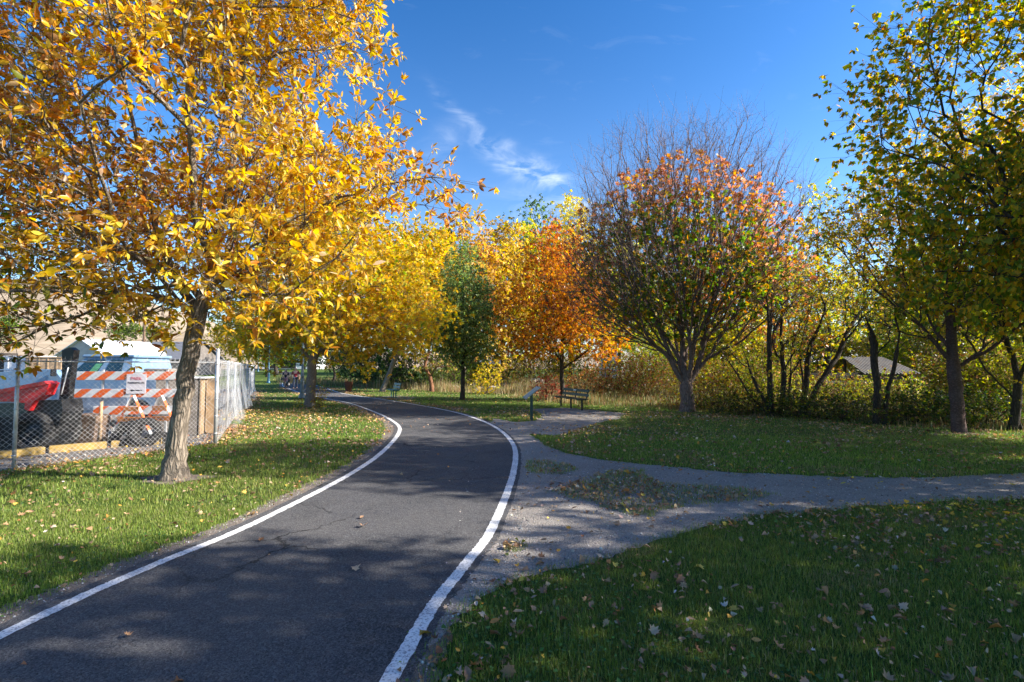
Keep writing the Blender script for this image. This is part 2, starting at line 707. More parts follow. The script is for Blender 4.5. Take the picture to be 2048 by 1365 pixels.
dLR = (sR - sL) / np.linalg.norm(sR - sL, axis=1)[:, None]
WL = 0.10
tag(strip('path_verge', dense(sL - dLR * 0.33), dense(sR + dLR * 0.17), 0.004, M_DIRT, 5, 0.06, 3), kind='structure')
tag(strip('asphalt_path', dense(sL - dLR * 0.11), dense(sR + dLR * 0.06), 0.010, M_ASPH, 6, 0.012, 4), kind='structure')
tag(strip('path_edge_line', dense(sL, 10), dense(sL + dLR * WL, 10), 0.014, M_PAINT, 1, 0.005, 5), kind='structure')
tag(strip('path_edge_line', dense(sR - dLR * WL, 10), dense(sR, 10), 0.014, M_PAINT, 1, 0.005, 6), kind='structure')


def rough_poly(pts, step=0.12, amp=0.05, seed=1):
    r = np.random.default_rng(seed)
    out = []
    n = len(pts)
    for i in range(n):
        a, b = Vector(pts[i]).to_2d(), Vector(pts[(i + 1) % n]).to_2d()
        m = max(1, int((b - a).length / (step * max(1, a.y / 6))))
        nn = (b - a).normalized()
        nn = Vector((-nn.y, nn.x))
        for k in range(m):
            p = a.lerp(b, k / m)
            s = amp * max(1, p.y / 9)
            out.append(p + nn * float(r.normal(0, s * 0.7)) if k else p)
    return out


def poly_sheet(name, poly, off, mat):
    vs = [Vector((p[0], p[1], hgt(p[1]) + off)) for p in poly]
    tr = tessellate_polygon([vs])
    me = bpy.data.meshes.new(name)
    me.from_pydata(vs, [], [tuple(t) for t in tr])
    bm = bmesh.new()
    bm.from_mesh(me)
    for f in bm.faces:
        if f.normal.z < 0:
            f.normal_flip()
    bm.to_mesh(me)
    bm.free()
    me.materials.append(mat)
    o = bpy.data.objects.new(name, me)
    COL.objects.link(o)
    return tag(o, kind='structure')


def G2(pts):
    return [gp(*p).to_2d() for p in pts]


gravel_px = [(818, 1350), (850, 1300), (905, 1235), (945, 1205), (1000, 1172), (1080, 1150), (1190, 1128), (1300, 1086), (1420, 1052), (1500, 1034), (1620, 1022), (1750, 1012), (1900, 1003),
             (2048, 1000), (2300, 994), (2500, 945), (2048, 947), (1900, 955), (1750, 956), (1600, 951), (1450, 945), (1300, 931), (1200, 920), (1130, 907), (1080, 884),
             (1062, 868), (1110, 872), (1160, 858), (1200, 846), (1240, 836), (1255, 828), (1200, 822), (1125, 816), (1062, 819), (1085, 833), (1072, 842), (1035, 845),
             (985, 838)]
gl = G2(gravel_px)
# inner side follows the path edge
idx = [i for i in range(len(sR)) if 2.6 < sR[i][1] < 16.0]
inner = [Vector((sR[i][0] + 0.03, sR[i][1])) for i in idx[::-1]]
GRAVEL = rough_poly(gl, 0.10, 0.045, 8) + inner
poly_sheet('gravel_path', GRAVEL, 0.006, M_GRAV)
ISL = [
    rough_poly(G2([(1085, 980), (1130, 974), (1180, 960), (1225, 944), (1290, 951), (1315, 966), (1400, 972), (1480, 978), (1560, 990), (1500, 1004), (1400, 1012), (1335, 1020),
                   (1300, 1037), (1230, 1026), (1180, 1006), (1120, 992)]), 0.06, 0.05, 9),
    rough_poly(G2([(1048, 938), (1055, 922), (1090, 922), (1140, 930), (1160, 940), (1130, 950), (1070, 950)]), 0.06, 0.04, 10),
    rough_poly(G2([(1003, 1100), (1012, 1088), (1045, 1086), (1060, 1096), (1040, 1105), (1015, 1106)]), 0.03, 0.015, 12),
    rough_poly(G2([(1230, 944), (1260, 938), (1295, 944), (1260, 950)]), 0.05, 0.02, 13),
]
# yard left of the fence
FENCE = [gp(-40, 975).to_2d(), gp(85, 935).to_2d(), gp(430, 890).to_2d(), gp(480, 830).to_2d(), gp(500, 797).to_2d(), gp(508, 783).to_2d()]
FENCE[0] = FENCE[1] + (FENCE[1] - FENCE[2]) * 1.25
YARD = [Vector((FENCE[0].x - .15, FENCE[0].y))] + [Vector((p.x - .12, p.y + .1)) for p in FENCE[1:]] + [Vector((-17.5, 36)), Vector((-23, 41.5)), Vector((-90, 41.5)), Vector((-90, 2)), Vector((-12, 2))]
poly_sheet('yard_ground', YARD, 0.005, M_YARD)
tag(grid_sheet('dry_field', np.array([-400., -200, -90, -58]), np.arange(41.5, 131, 1.0), 0.012, M_FIELD), kind='structure')

# hills: ridge height follows azimuth
def hills():
    az_px = np.array([-1400, -800, -300, 0, 60, 100, 150, 190, 240, 290, 340, 400, 460, 520, 620, 900, 1300, 2048, 2600])
    top = np.array([640, 600, 570, 562, 562, 562, 568, 577, 592, 606, 620, 640, 662, 684, 700, 712, 715, 712, 712])
    px = np.linspace(-1400, 2600, 240)
    tp = np.interp(px, az_px, top)
    r = np.random.default_rng(3)
    ds = np.array([95, 125, 150, 180, 215, 250, 290, 330, 370, 410, 450, 600.])
    V = []
    for j, d in enumerate(ds):
        x = (px - 1024) / F * d
        y = np.full_like(x, d)
        ridge = H + (737 - tp) / F * 410
        foot = H + (737 - 690) / F * 250      # shoulder line of the field
        if d <= 125:
            z = np.full_like(x, -0.5 if d < 100 else 1.5)
        else:
            t = min((d - 125) / (410 - 125), 1)
            z = 1.5 + (ridge - 1.5) * (0.28 * t + 0.72 * t * t * (3 - 2 * t))
            z = z + 1.6 * np.sin(x * 0.045 + d * .03) * t * (1 - t) * 3 + 1.1 * np.sin(x * 0.11 - d * .05) * t * (1 - t) * 2
            if d > 410:
                z = ridge - (d - 410) * 0.25
        V.append(np.stack([x, y, z], 1))
    V = np.concatenate(V)
    nx = len(px)
    i = (np.arange(len(ds) - 1)[:, None] * nx + np.arange(nx - 1)[None, :]).ravel()
    o = mesh_np('hills', V, np.stack([i, i + 1, i + nx + 1, i + nx], 1), 4, M_HILL, smooth=True)
    tag(o, kind='structure')


hills()

# ================================================================== FOLIAGE TOOLS
M_LEAF = mat_leaf('living leaf', 0.56, 0.32)
M_DEAD = mat_leaf('fallen leaf surface', 0.15, 0.8)
M_GRASS = mat_leaf('grass blade', 0.35, 0.5)

# leaf templates: (verts, tris) length 1 along +Y, normal +Z
T_OVAL = (np.array([(0, 0, 0), (-.20, .30, .05), (.20, .30, .05), (-.17, .68, .02), (.17, .68, .02), (0, 1, -.10), (0, .33, -.03), (0, .70, -.05)], float),
          np.array([(0, 6, 1), (0, 2, 6), (1, 6, 7), (1, 7, 3), (2, 4, 7), (2, 7, 6), (3, 7, 5), (4, 5, 7)]))
T_HEART = (np.array([(0, .03, 0), (-.36, .22, .06), (.36, .22, .06), (0, 1, -.08), (-.22, .62, .03), (.22, .62, .03), (0, .4, -.05)], float),
           np.array([(0, 6, 1), (0, 2, 6), (1, 6, 4), (2, 5, 6), (4, 6, 3), (6, 5, 3)]))
T_RHOMB = (np.array([(0, 0, 0), (-.28, .48, .07), (.28, .48, .07), (0, 1, 0)], float), np.array([(0, 3, 1), (0, 2, 3)]))
T_STAR = (np.array([(0, 0, 0), (-.40, .16, .04), (-.20, .36, 0), (-.50, .62, .06), (-.17, .62, 0), (0, 1, -.06), (.17, .62, 0), (.50, .62, .06), (.20, .36, 0), (.40, .16, .04)], float),
          np.array([(0, 2, 1), (2, 4, 3), (0, 4, 2), (0, 6, 4), (4, 6, 5), (0, 8, 6), (6, 8, 7), (0, 9, 8)]))


def norm(a):
    return a / (np.linalg.norm(a, axis=1)[:, None] + 1e-9)


def stamp(template, pos, ax, nrm, size, wid=None):
    tv, tf = template
    n = len(pos)
    ax = norm(ax)
    x = norm(np.cross(ax, nrm))
    nz = np.cross(x, ax)
    w = size if wid is None else wid
    V = pos[:, None, :] + tv[None, :, 0, None] * (x * w[:, None])[:, None, :] + tv[None, :, 1, None] * (ax * size[:, None])[:, None, :] + tv[None, :, 2, None] * (nz * size[:, None])[:, None, :]
    Fc = tf[None] + (np.arange(n) * len(tv))[:, None, None]
    return V.reshape(-1, 3), Fc.reshape(-1, tf.shape[1])


def pick_cols(rng, pal, n, weights=None, jit=0.16):
    pal = np.array(pal, float)
    if weights is None:
        w = np.full(len(pal), 1 / len(pal))
    else:
        w = np.array(weights, float)
        w /= w.sum()
    i = rng.choice(len(pal), n, p=w)
    c = pal[i] * (1 + rng.normal(0, jit, (n, 1))) * (1 + rng.normal(0, 0.06, (n, 3)))
    return np.clip(c, 0.004, 0.9)


def jgrid(rng, ells, spacing, shell=0.0, cut=None, gap=None, wobble=1.0):
    """jittered-grid points inside a union of ellipsoids [(cx,cy,cz,rx,ry,rz)]"""
    E = np.array(ells, float)
    lo = (E[:, :3] - E[:, 3:]).min(0)
    hi = (E[:, :3] + E[:, 3:]).max(0)
    ax = [np.arange(lo[k], hi[k] + spacing, spacing) for k in range(3)]
    g_ = np.stack(np.meshgrid(*ax, indexing='ij'), -1).reshape(-1, 3)
    g_ = g_ + rng.uniform(-.5, .5, g_.shape) * spacing
    d = np.full(len(g_), 9.0)
    wob = wobble * (0.10 * vnoise(g_, 0.9) + 0.06 * vnoise(g_, 2.6))
    for e in E:
        q = np.sqrt((((g_ - e[:3]) / e[3:]) ** 2).sum(1))
        d = np.minimum(d, q)
    k = (d + wob) < 1.0
    if shell > 0:
        k &= (d > shell) | (rng.random(len(g_)) < 0.35)
    if gap:
        k &= vnoise(g_ + 31.7, gap[0]) > gap[1]
    if cut is not None:
        k &= cut(g_)
    return g_[k]


def grow(rng, stems, targets, fork_ok, base_r, tip_r=0.006, wpath=0.35, bend=0.5, jit=0.03, step=0.4, stem_r=None):
    """stems: list of polylines; first starts at the ground. Connects every target to the skeleton."""
    P, par, D, Lp = [], [], [], []
    stemid = []

    def add(p, pa):
        P.append(np.array(p, float))
        par.append(pa)
        if pa >= 0:
            d = P[-1] - P[pa]
            ln = np.linalg.norm(d) + 1e-9
            D.append(d / ln)
            Lp.append(Lp[pa] + ln)
        else:
            D.append(np.array([0, 0, 1.0]))
            Lp.append(0.0)
        return len(P) - 1
    for si, s in enumerate(stems):
        sp = spline(s, 4)
        if si == 0 or (len(stems) > 1 and fork_ok == 'multi'):
            pa = add(sp[0], -1)
        else:
            arr = np.array(P)
            pa = int(np.argmin(((arr - sp[0]) ** 2).sum(1)))
        for p in sp[1:]:
            pa = add(p + rng.normal(0, jit * 0.3, 3), pa)
    zmin = -1e9 if fork_ok == 'multi' else fork_ok
    nt = len(targets)
    cap = len(P) + nt * 12
    A = np.zeros((cap, 3))
    DD = np.zeros((cap, 3))
    LL = np.zeros(cap)
    ok = np.zeros(cap, bool)
    n = len(P)
    A[:n] = P
    DD[:n] = D
    LL[:n] = Lp
    ok[:n] = A[:n, 2] >= zmin
    PA = list(par)
    root = A[:n][ok[:n]]
    c0 = root[np.argmin(root[:, 2])] if len(root) else A[0]
    order = np.argsort(((targets - c0) ** 2).sum(1))
    tipn = []
    for t in targets[order]:
        v = t - A[:n]
        d = np.sqrt((v ** 2).sum(1)) + 1e-6
        cs = (v * DD[:n]).sum(1) / d
        cost = d * (1 + bend * (1 - cs)) + wpath * LL[:n]
        cost[~ok[:n]] = 1e9
        b = int(np.argmin(cost))
        dist = d[b]
        m = max(1, int(round(dist / step)))
        p0, p3 = A[b], t
        c1 = p0 + DD[b] * dist * 0.38
        c2 = p3 - (p3 - p0) * 0.3 - np.array([0, 0, 0.06]) * dist
        pa = b
        for k in range(1, m + 1):
            u = k / m
            p = (1 - u) ** 3 * p0 + 3 * (1 - u) ** 2 * u * c1 + 3 * (1 - u) * u * u * c2 + u ** 3 * p3
            if k < m:
                p = p + rng.normal(0, jit, 3)
            if n >= cap:
                break
            A[n] = p
            e = p - A[pa]
            ln = np.linalg.norm(e) + 1e-9
            DD[n] = e / ln
            LL[n] = LL[pa] + ln
            ok[n] = True
            PA.append(pa)
            pa = n
            n += 1
        tipn.append(pa)
    A = A[:n]
    PA = np.array(PA)
    cnt = np.zeros(n)
    ch = [[] for _ in range(n)]
    for i in range(n):
        if PA[i] >= 0:
            ch[PA[i]].append(i)
    for i in range(n - 1, -1, -1):
        if not ch[i]:
            cnt[i] += 1
        if PA[i] >= 0:
            cnt[PA[i]] += cnt[i]
    # order is not topological for stems, so recount safely
    N = cnt.max()
    ex = math.log(base_r / tip_r) / math.log(max(N, 2))
    rad = tip_r * np.maximum(cnt, 1) ** ex
    return A, PA, ch, rad, DD[:n], np.array(tipn)


def skeleton_mesh(A, PA, ch, rad, flare=0.45, flare_h=0.3, nb=12, minr=0.0):
    mb_v, mb_f = [], []
    base = 0
    roots = [i for i in range(len(A)) if PA[i] < 0]
    stack = [(r, None) for r in roots]
    z0 = A[roots[0]][2]
    while stack:
        s, frm = stack.pop()
        chain = [s]
        while ch[chain[-1]]:
            c = ch[chain[-1]]
            k = max(c, key=lambda q: rad[q])
            for q in c:
                if q != k:
                    stack.append((q, chain[-1]))
            chain.append(k)
        pts = A[chain]
        rr = rad[chain].copy()
        if frm is not None:
            pts = np.vstack([A[frm], pts])
            rr = np.concatenate([[rr[0] * 1.12], rr])
        else:
            hh = pts[:, 2] - z0
            rr = rr * (1 + flare * np.exp(-hh / flare_h))
        if rr[0] < minr:
            continue
        if len(pts) < 2:
            continue
        rr[-1] *= 0.5
        n = nb if rr[0] > 0.06 else (6 if rr[0] > 0.02 else (4 if rr[0] > 0.009 else 3))
        d = np.gradient(pts, axis=0)
        d = norm(d)
        ref = np.array([0.13, 0.99, 0.05]) if abs(d[0][1]) < 0.8 else np.array([0.99, 0.05, 0.1])
        a = norm(np.cross(d, ref))
        b = np.cross(d, a)
        th = np.arange(n) * 2 * np.pi / n
        rv = np.ones((len(pts), n))
        if n >= 10:
            hh = np.maximum(pts[:, 2] - z0, 0)[:, None]
            rv = 1 + 0.05 * np.sin(3 * th[None] + pts[:, 2:3] * 1.3) + 0.09 * np.exp(-hh / 0.25) * np.sin(5 * th[None] + 1) * (frm is None)
        V = pts[:, None, :] + (a[:, None, :] * np.cos(th)[None, :, None] + b[:, None, :] * np.sin(th)[None, :, None]) * (rr[:, None] * rv)[:, :, None]
        mb_v.append(V.reshape(-1, 3))
        i = (np.arange(len(pts) - 1)[:, None] * n + np.arange(n)[None]).ravel()
        k2 = (np.arange(len(pts) - 1)[:, None] * n + ((np.arange(n) + 1) % n)[None]).ravel()
        mb_f.append(np.stack([i, k2, k2 + n, i + n], 1) + base)
        base += len(pts) * n
    return np.vstack(mb_v), np.vstack(mb_f)


def twig_mesh(p0, p1, r=0.003):
    """3-sided straight twigs"""
    d = norm(p1 - p0)
    ref = np.where(np.abs(d[:, 2:3]) < 0.9, np.array([[0, 0, 1.0]]), np.array([[1.0, 0, 0]]))
    a = norm(np.cross(d, ref))
    b = np.cross(d, a)
    V = []
    for (p, s) in ((p0, 1.0), (p1, 0.45)):
        for k in range(3):
            t = 2 * np.pi * k / 3
            V.append(p + (a * math.cos(t) + b * math.sin(t)) * (r * s))
    V = np.stack(V, 1).reshape(-1, 3)
    o = (np.arange(len(p0)) * 6)[:, None]
    Fc = np.concatenate([o + np.array([[0, 1, 4, 3]]), o + np.array([[1, 2, 5, 4]]), o + np.array([[2, 0, 3, 5]])])
    return V, Fc


def tree(name, label, cat, stems, fork, ells, spacing, base_r, bark, pal, wts=None, leaf=T_RHOMB, lsize=0.1, per=6, clus=5, cspread=0.22,
         seed=1, gap=None, cut=None, colfn=None, keepfn=None, tip_r=0.006, twig_r=0.003, radiate=0.8, up=0.5, droop=0.15, wpath=0.35, bend=0.5,
         group=None, shell=0.0, flare=0.45, nb=12, leafmat=None, upt=0.0, jit=0.03, clump=0.35, crown_name='crown', trunk_name='trunk', step=0.4, wobble=1.0):
    rng = np.random.default_rng(seed)
    base = Vector(stems[0][0])
    root = empty(name, base, 0, label, cat, group)
    T = jgrid(rng, ells, spacing, shell, cut, gap, wobble)
    A, PA, ch, rad, DD, tips = grow(rng, stems, T, fork, base_r, tip_r, wpath, bend, jit=jit, step=step)
    V, Fc = skeleton_mesh(A, PA, ch, rad, flare=flare, nb=nb)
    # extra twigs from the tips
    tp = np.repeat(tips, clus)
    P0 = A[tp]
    off = rng.normal(0, cspread, P0.shape) + DD[tp] * cspread * 0.7
    off[:, 2] += upt * cspread
    P1 = P0 + off
    if keepfn is not None:
        pass
    tv, tf = twig_mesh(P0, P1, twig_r)
    V2 = np.vstack([V, tv])
    bo = np.array(base)
    mesh_np(trunk_name, V2 - bo, [np.vstack([Fc, tf + len(V)])], 4, bark, root, smooth=True)
    # leaves
    C = P1[rng.permutation(len(P1))]
    if keepfn is not None:
        C = C[keepfn(C, rng)]
    n = len(C)
    base_dir = norm(C - np.array([e[:3] for e in ells]).mean(0))
    pos = np.repeat(C, per, 0)
    m = len(pos)
    rd = norm(rng.normal(0, 1, (m, 3)))
    ax = rd * radiate + np.repeat(base_dir, per, 0) * 0.35
    ax[:, 2] -= droop
    nr = rng.normal(0, 0.75, (m, 3))
    nr[:, 2] += up * 2
    sz = lsize * rng.lognormal(0, 0.22, m)
    pos = pos + rd * (lsize * 0.35) * rng.random((m, 1))
    va = (leaf[0] * [.85, 1, 1] - np.stack([leaf[0][:, 0] * 0, leaf[0][:, 1] * 0, .38 * leaf[0][:, 1] ** 2], 1), leaf[1])
    vb = (leaf[0] * [1.15, .9, 1] + np.stack([.22 * leaf[0][:, 1] ** 2, leaf[0][:, 1] * 0, .22 * leaf[0][:, 1] ** 2], 1), leaf[1])
    third = m // 3
    parts_ = []
    o_ = 0
    for tm, (i0, i1) in ((leaf, (0, third)), (va, (third, 2 * third)), (vb, (2 * third, m))):
        a_, f_ = stamp(tm, pos[i0:i1], ax[i0:i1], nr[i0:i1], sz[i0:i1], sz[i0:i1] * rng.uniform(.7, 1.35, i1 - i0))
        parts_.append((a_, f_ + o_))
        o_ += len(a_)
    LV = np.vstack([q_[0] for q_ in parts_])
    LF = np.vstack([q_[1] for q_ in parts_])
    if colfn is not None:
        c = colfn(pos, rng)
    else:
        c = pick_cols(rng, pal, m, wts)
    # clumps differ a little in tint
    cl = 1 + clump * 0.5 * np.clip(vnoise(pos, 1.1), -1, 1)
    c = np.clip(c * cl[:, None], 0.004, 0.9)
    cc = np.repeat(c, len(leaf[0]), 0)
    mesh_np(crown_name, LV - bo, LF, 3, leafmat or M_LEAF, root, cols=cc)
    return root


def shrub(name, label, cat, ells, pal, wts=None, spacing=0.35, lsize=0.07, per=6, clus=4, seed=1, bark=None, stems=6, gap=None, group=None, leaf=T_RHOMB, cspread=0.16, up=0.4,
          upt=0.3, lean=0.5, keepfn=None, foliage='foliage', colfn=None, base_r=0.03):
    rng = np.random.default_rng(seed + 100)
    e = ells[0]
    bx, by = e[0], e[1]
    z0 = hgt(by)
    st = []
    for k in range(stems):
        a = 2 * math.pi * (k + rng.random() * .6) / stems
        rx, ry = e[3] * 0.25 * rng.random(), e[4] * 0.25 * rng.random()
        b = (bx + rx * math.cos(a), by + ry * math.sin(a), z0)
        st.append([b, (bx + e[3] * lean * .6 * math.cos(a), by + e[4] * lean * .6 * math.sin(a), z0 + e[5] * .55), (bx + e[3] * lean * math.cos(a), by + e[4] * lean * math.sin(a), z0 + e[5] * 1.0)])
    return tree(name, label, cat, st, 'multi', ells, spacing, base_r, bark or BARK_TWIG, pal, wts, leaf, lsize, per, clus, cspread, seed, gap, group=group, tip_r=0.004, twig_r=0.0025, up=up,
                upt=upt, flare=0.1, nb=6, crown_name=foliage, trunk_name='stems', keepfn=keepfn, colfn=colfn)


BARK_GREY = mat_bark('furrowed grey brown bark', (0.045, 0.036, 0.028), (0.36, 0.30, 0.24), 9, 0.22, 1.0, 0.03)
BARK_TAN = mat_bark('smooth tan bark', (0.10, 0.085, 0.07), (0.27, 0.23, 0.19), 7, 0.4, 0.5, 0.012)
BARK_DARK = mat_bark('dark bark', (0.02, 0.016, 0.013), (0.10, 0.08, 0.065), 9, 0.25, 0.8, 0.02)
BARK_RED = mat_bark('red brown peeling bark', (0.035, 0.022, 0.02), (0.16, 0.10, 0.09), 8, 0.3, 0.7, 0.012, rings=True, moss=(0.12, 0.10, 0.10))
BARK_ASH = mat_bark('pale flaking bark', (0.055, 0.038, 0.034), (0.29, 0.21, 0.18), 8, 0.25, 0.9, 0.02)
BARK_TWIG = mat_bark('brown twig bark', (0.035, 0.024, 0.018), (0.14, 0.10, 0.075), 12, 0.3, 0.4, 0.005)
BARK_ORANGE = mat_bark('orange brown bark', (0.09, 0.04, 0.022), (0.32, 0.16, 0.09), 8, 0.25, 0.6, 0.012)

YEL = (0.86, 0.53, 0.045)
GOLD = (0.80, 0.44, 0.035)
AMB = (0.50, 0.20, 0.025)
LEM = (0.76, 0.58, 0.08)
BRN = (0.24, 0.10, 0.03)
TANL = (0.50, 0.32, 0.15)
OLV = (0.22, 0.22, 0.03)
GRN = (0.09, 0.16, 0.025)
LGR = (0.26, 0.36, 0.05)
DGR = (0.045, 0.09, 0.02)
ORG = (0.62, 0.20, 0.03)
RED = (0.42, 0.08, 0.045)
PNK = (0.55, 0.20, 0.13)
YGR = (0.48, 0.46, 0.05)

# ================================================================== TREES
def V3(*a):
    return tuple(a)


# --- the big golden tree beside the path
def c_gold(p, rng):
    n = len(p)
    c = pick_cols(rng, [YEL, GOLD, AMB, LEM, BRN, OLV, (.80, .62, .36)], n, [44, 24, 7, 16, 2, 2, 6])
    # the lower left boughs are greener and browner, a few rusty boughs on the right
    w = np.clip((-p[:, 0] - 5.6) / 2.2 + (3.6 - p[:, 2]) / 2.5, 0, 1) * 0.75
    alt = pick_cols(rng, [OLV, YGR, GRN, BRN, AMB, TANL], n, [26, 20, 12, 14, 16, 12])
    k = rng.random(n) < w
    c[k] = alt[k]
    k = (vnoise(p, 0.8) > 0.45) & (rng.random(n) < 0.55)
    c[k] = pick_cols(rng, [AMB, (0.55, 0.25, 0.08), TANL], n)[k]
    return c


b = gp(348, 958)
tree('golden_tree', 'big tree with a furrowed leaning trunk and a huge golden yellow crown beside the path', 'tree',
     [[(b.x, b.y, 0), (b.x + .02, b.y, .5), (b.x + .10, b.y, 1.2), (b.x + .14, b.y, 1.7), (b.x + .28, b.y, 2.5), (b.x + .50, b.y - .02, 3.4), (b.x + .75, b.y - .05, 4.6), (b.x + .85, b.y, 6.2), (b.x + .9, b.y, 7.8)],
      [(b.x + .30, b.y, 2.55), (b.x - .2, b.y + .1, 3.2), (b.x - .65, b.y + .2, 4.2), (b.x - 1.0, b.y + .2, 5.6), (b.x - 1.2, b.y, 7)],
      [(b.x + .35, b.y, 2.8), (b.x - .3, b.y - .2, 3.25), (b.x - 1.3, b.y - .3, 3.7), (b.x - 2.4, b.y - .4, 4.3)],
      [(b.x + .60, b.y, 3.9), (b.x + 1.3, b.y - .2, 4.5), (b.x + 2.3, b.y - .3, 5.3)],
      [(b.x + .26, b.y, 2.5), (b.x + 1.0, b.y - .3, 2.75), (b.x + 2.2, b.y - .5, 2.75)],
      [(b.x + .40, b.y, 3.0), (b.x + 1.2, b.y + .2, 3.4), (b.x + 2.6, b.y + .3, 3.95)]],
     2.2, [(-4.9, 7.5, 6.2, 2.75, 2.6, 3.6), (-3.2, 7.4, 4.7, 1.75, 1.9, 1.5), (-7.0, 7.3, 4.7, 2.7, 2.2, 2.4), (-3.3, 7.2, 3.0, 1.5, 1.4, .9), (-7.3, 6.8, 2.85, 1.9, 1.5, 1.15),
           (-2.1, 7.6, 4.4, 1.2, 1.2, .8), (-5.1, 6.8, 3.15, 1.5, 1.1, .85)],
     0.44, 0.120, BARK_GREY, None, None, T_OVAL, 0.10, 8, 6, 0.25, seed=4, gap=(1.1, -0.42), colfn=c_gold, tip_r=0.0075, twig_r=0.004, radiate=0.9, up=0.35, droop=0.1, nb=20, bend=0.7,
     keepfn=lambda C, r: r.random(len(C)) > np.clip((-C[:, 0] - 5.8) / 4.5, 0, .3), flare=0.8, shell=0.0)

# --- yellow maple with a smooth trunk further along the lawn
b = gp(620, 815)
tree('maple_tree', 'wide yellow green maple with a smooth tan trunk near the lamp post', 'tree',
     [[(b.x, b.y, 0), (b.x + .02, b.y, 1), (b.x + .05, b.y, 2.0), (b.x + .12, b.y, 3.0), (b.x + .2, b.y, 4.5), (b.x + .3, b.y, 6.5)],
      [(b.x + .05, b.y, 1.9), (b.x - .5, b.y, 2.6), (b.x - 1.5, b.y - .3, 3.2), (b.x - 2.6, b.y - .5, 3.5)],
      [(b.x + .06, b.y, 2.1), (b.x + .7, b.y, 2.7), (b.x + 1.9, b.y, 3.2)],
      [(b.x + .05, b.y, 2.2), (b.x - .35, b.y - .2, 3.1), (b.x - .7, b.y - .3, 4.6)]],
     2.0, [(b.x + 1.2, b.y + .2, 5.1, 4.3, 3.6, 3.0), (b.x + 3.0, b.y, 3.9, 3.1, 2.6, 1.5), (b.x - 1.4, b.y, 3.6, 2.2, 2.4, 1.6), (b.x + .5, b.y, 6.8, 2.8, 2.6, 2.2)],
     0.58, 0.19, BARK_TAN, [YEL, LEM, YGR, GOLD, LGR], [36, 24, 20, 14, 6], T_STAR, 0.15, 6, 6, 0.32, seed=8, gap=(0.9, -0.75), tip_r=0.008, radiate=0.9, up=0.8, clump=0.5)
tree('maple_tree', 'tall yellow tree with a leaning trunk rising behind the right side of the wide maple', 'tree',
     [[(-9.3, 36, 0), (-8.6, 36, 2), (-7.6, 36, 5), (-7.3, 36, 9)]],
     2.2, [(-7.3, 36, 7.6, 3.1, 2.6, 4.6), (-6.0, 35.4, 5.0, 2.6, 2.3, 2.1)],
     0.62, 0.16, BARK_TAN, [YEL, YGR, LEM, GOLD, LGR], [32, 20, 24, 16, 8], T_RHOMB, 0.22, 8, 6, 0.34, seed=9, gap=(0.9, -0.8), tip_r=0.009)

# --- slim green tree and orange tree on the lawn
b = gp(925, 800)
tree('green_tree', 'slim conical green tree standing alone between the path bench and the orange tree', 'tree',
     [[(b.x, b.y, 0), (b.x + .03, b.y, 2), (b.x + .05, b.y, 4.5), (b.x, b.y, 7.6)]],
     1.4, [(b.x, b.y, 3.9, 1.95, 1.8, 2.2), (b.x, b.y, 5.6, 1.4, 1.3, 2.3), (b.x + .05, b.y, 7.2, .6, .6, 1.4)],
     0.42, 0.11, BARK_DARK, [(0.20, 0.29, 0.10), (.26, .36, .12), (0.13, 0.21, 0.06), (0.30, 0.36, 0.14), YGR], [30, 24, 20, 20, 6], T_RHOMB, 0.125, 7, 6, 0.2, seed=12, tip_r=0.006, gap=(1.2, -0.8))


def c_orange(p, rng):
    n = len(p)
    c = pick_cols(rng, [(.74, .30, .04), (0.66, 0.32, 0.05), (.58, .25, .04), YEL, BRN, (0.58, 0.18, 0.06)], n, [32, 24, 14, 16, 5, 9])
    k = rng.random(n) < np.clip((p[:, 2] - 6) / 5, 0, .5)
    c[k] = pick_cols(rng, [(0.58, 0.16, 0.07), ORG], n)[k]
    k = (vnoise(p, 0.9) > .35) & (p[:, 2] < 5)
    c[k] = pick_cols(rng, [YEL, YGR, ORG], n)[k]
    return c


b = Vector((2.62, 25.8, 0))
tree('orange_tree', 'airy orange leaved tree with a thin dark trunk right behind the park bench', 'tree',
     [[(b.x, b.y, 0), (b.x - .05, b.y, 1.6), (b.x - .05, b.y, 3.1), (b.x - .45, b.y, 4.3), (b.x - .9, b.y, 5.6), (b.x - .9, b.y, 7.4)],
      [(b.x - .05, b.y, 3.0), (b.x + .3, b.y, 3.8), (b.x + .6, b.y, 5.0), (b.x + .6, b.y, 6.2)],
      [(b.x, b.y, 1.7), (b.x + .7, b.y - .2, 2.15), (b.x + 1.5, b.y - .3, 2.8)]],
     1.6, [(b.x - .2, b.y, 4.5, 3.1, 2.7, 2.3), (b.x - .4, b.y, 6.6, 1.9, 1.8, 2.3), (b.x + 1.2, b.y, 3.4, 2.3, 2.0, 1.4), (b.x - 1.5, b.y, 3.3, 1.7, 1.6, 1.0)],
     0.50, 0.11, BARK_DARK, None, None, T_STAR, 0.125, 6, 5, 0.26, seed=15, gap=(1.0, -0.2), colfn=c_orange, tip_r=0.007, twig_r=0.004)


# --- the half bare maple in the centre
def c_mid(p, rng):
    n = len(p)
    top = pick_cols(rng, [(0.58, 0.26, 0.15), (0.66, 0.34, 0.22), (0.70, 0.32, 0.07), (.50, .18, .09), (.64, .38, .08)], n, [28, 22, 24, 8, 18])
    low = pick_cols(rng, [GRN, (0.14, 0.26, 0.04), LGR, (.70, .30, .05), YGR, YEL], n, [24, 28, 20, 14, 10, 5])
    w = np.clip((8.0 + 0.9 * vnoise(p, .5) - p[:, 2]) / 2.2, 0, 1)
    w = np.where(vnoise(p, 0.75) > 0.5, w * 0.15, w)
    w *= np.clip(1.5 - np.abs(p[:, 0] - 6.6) / 3.2, .25, 1)
    k = rng.random(n) < w
    top[k] = low[k]
    return top


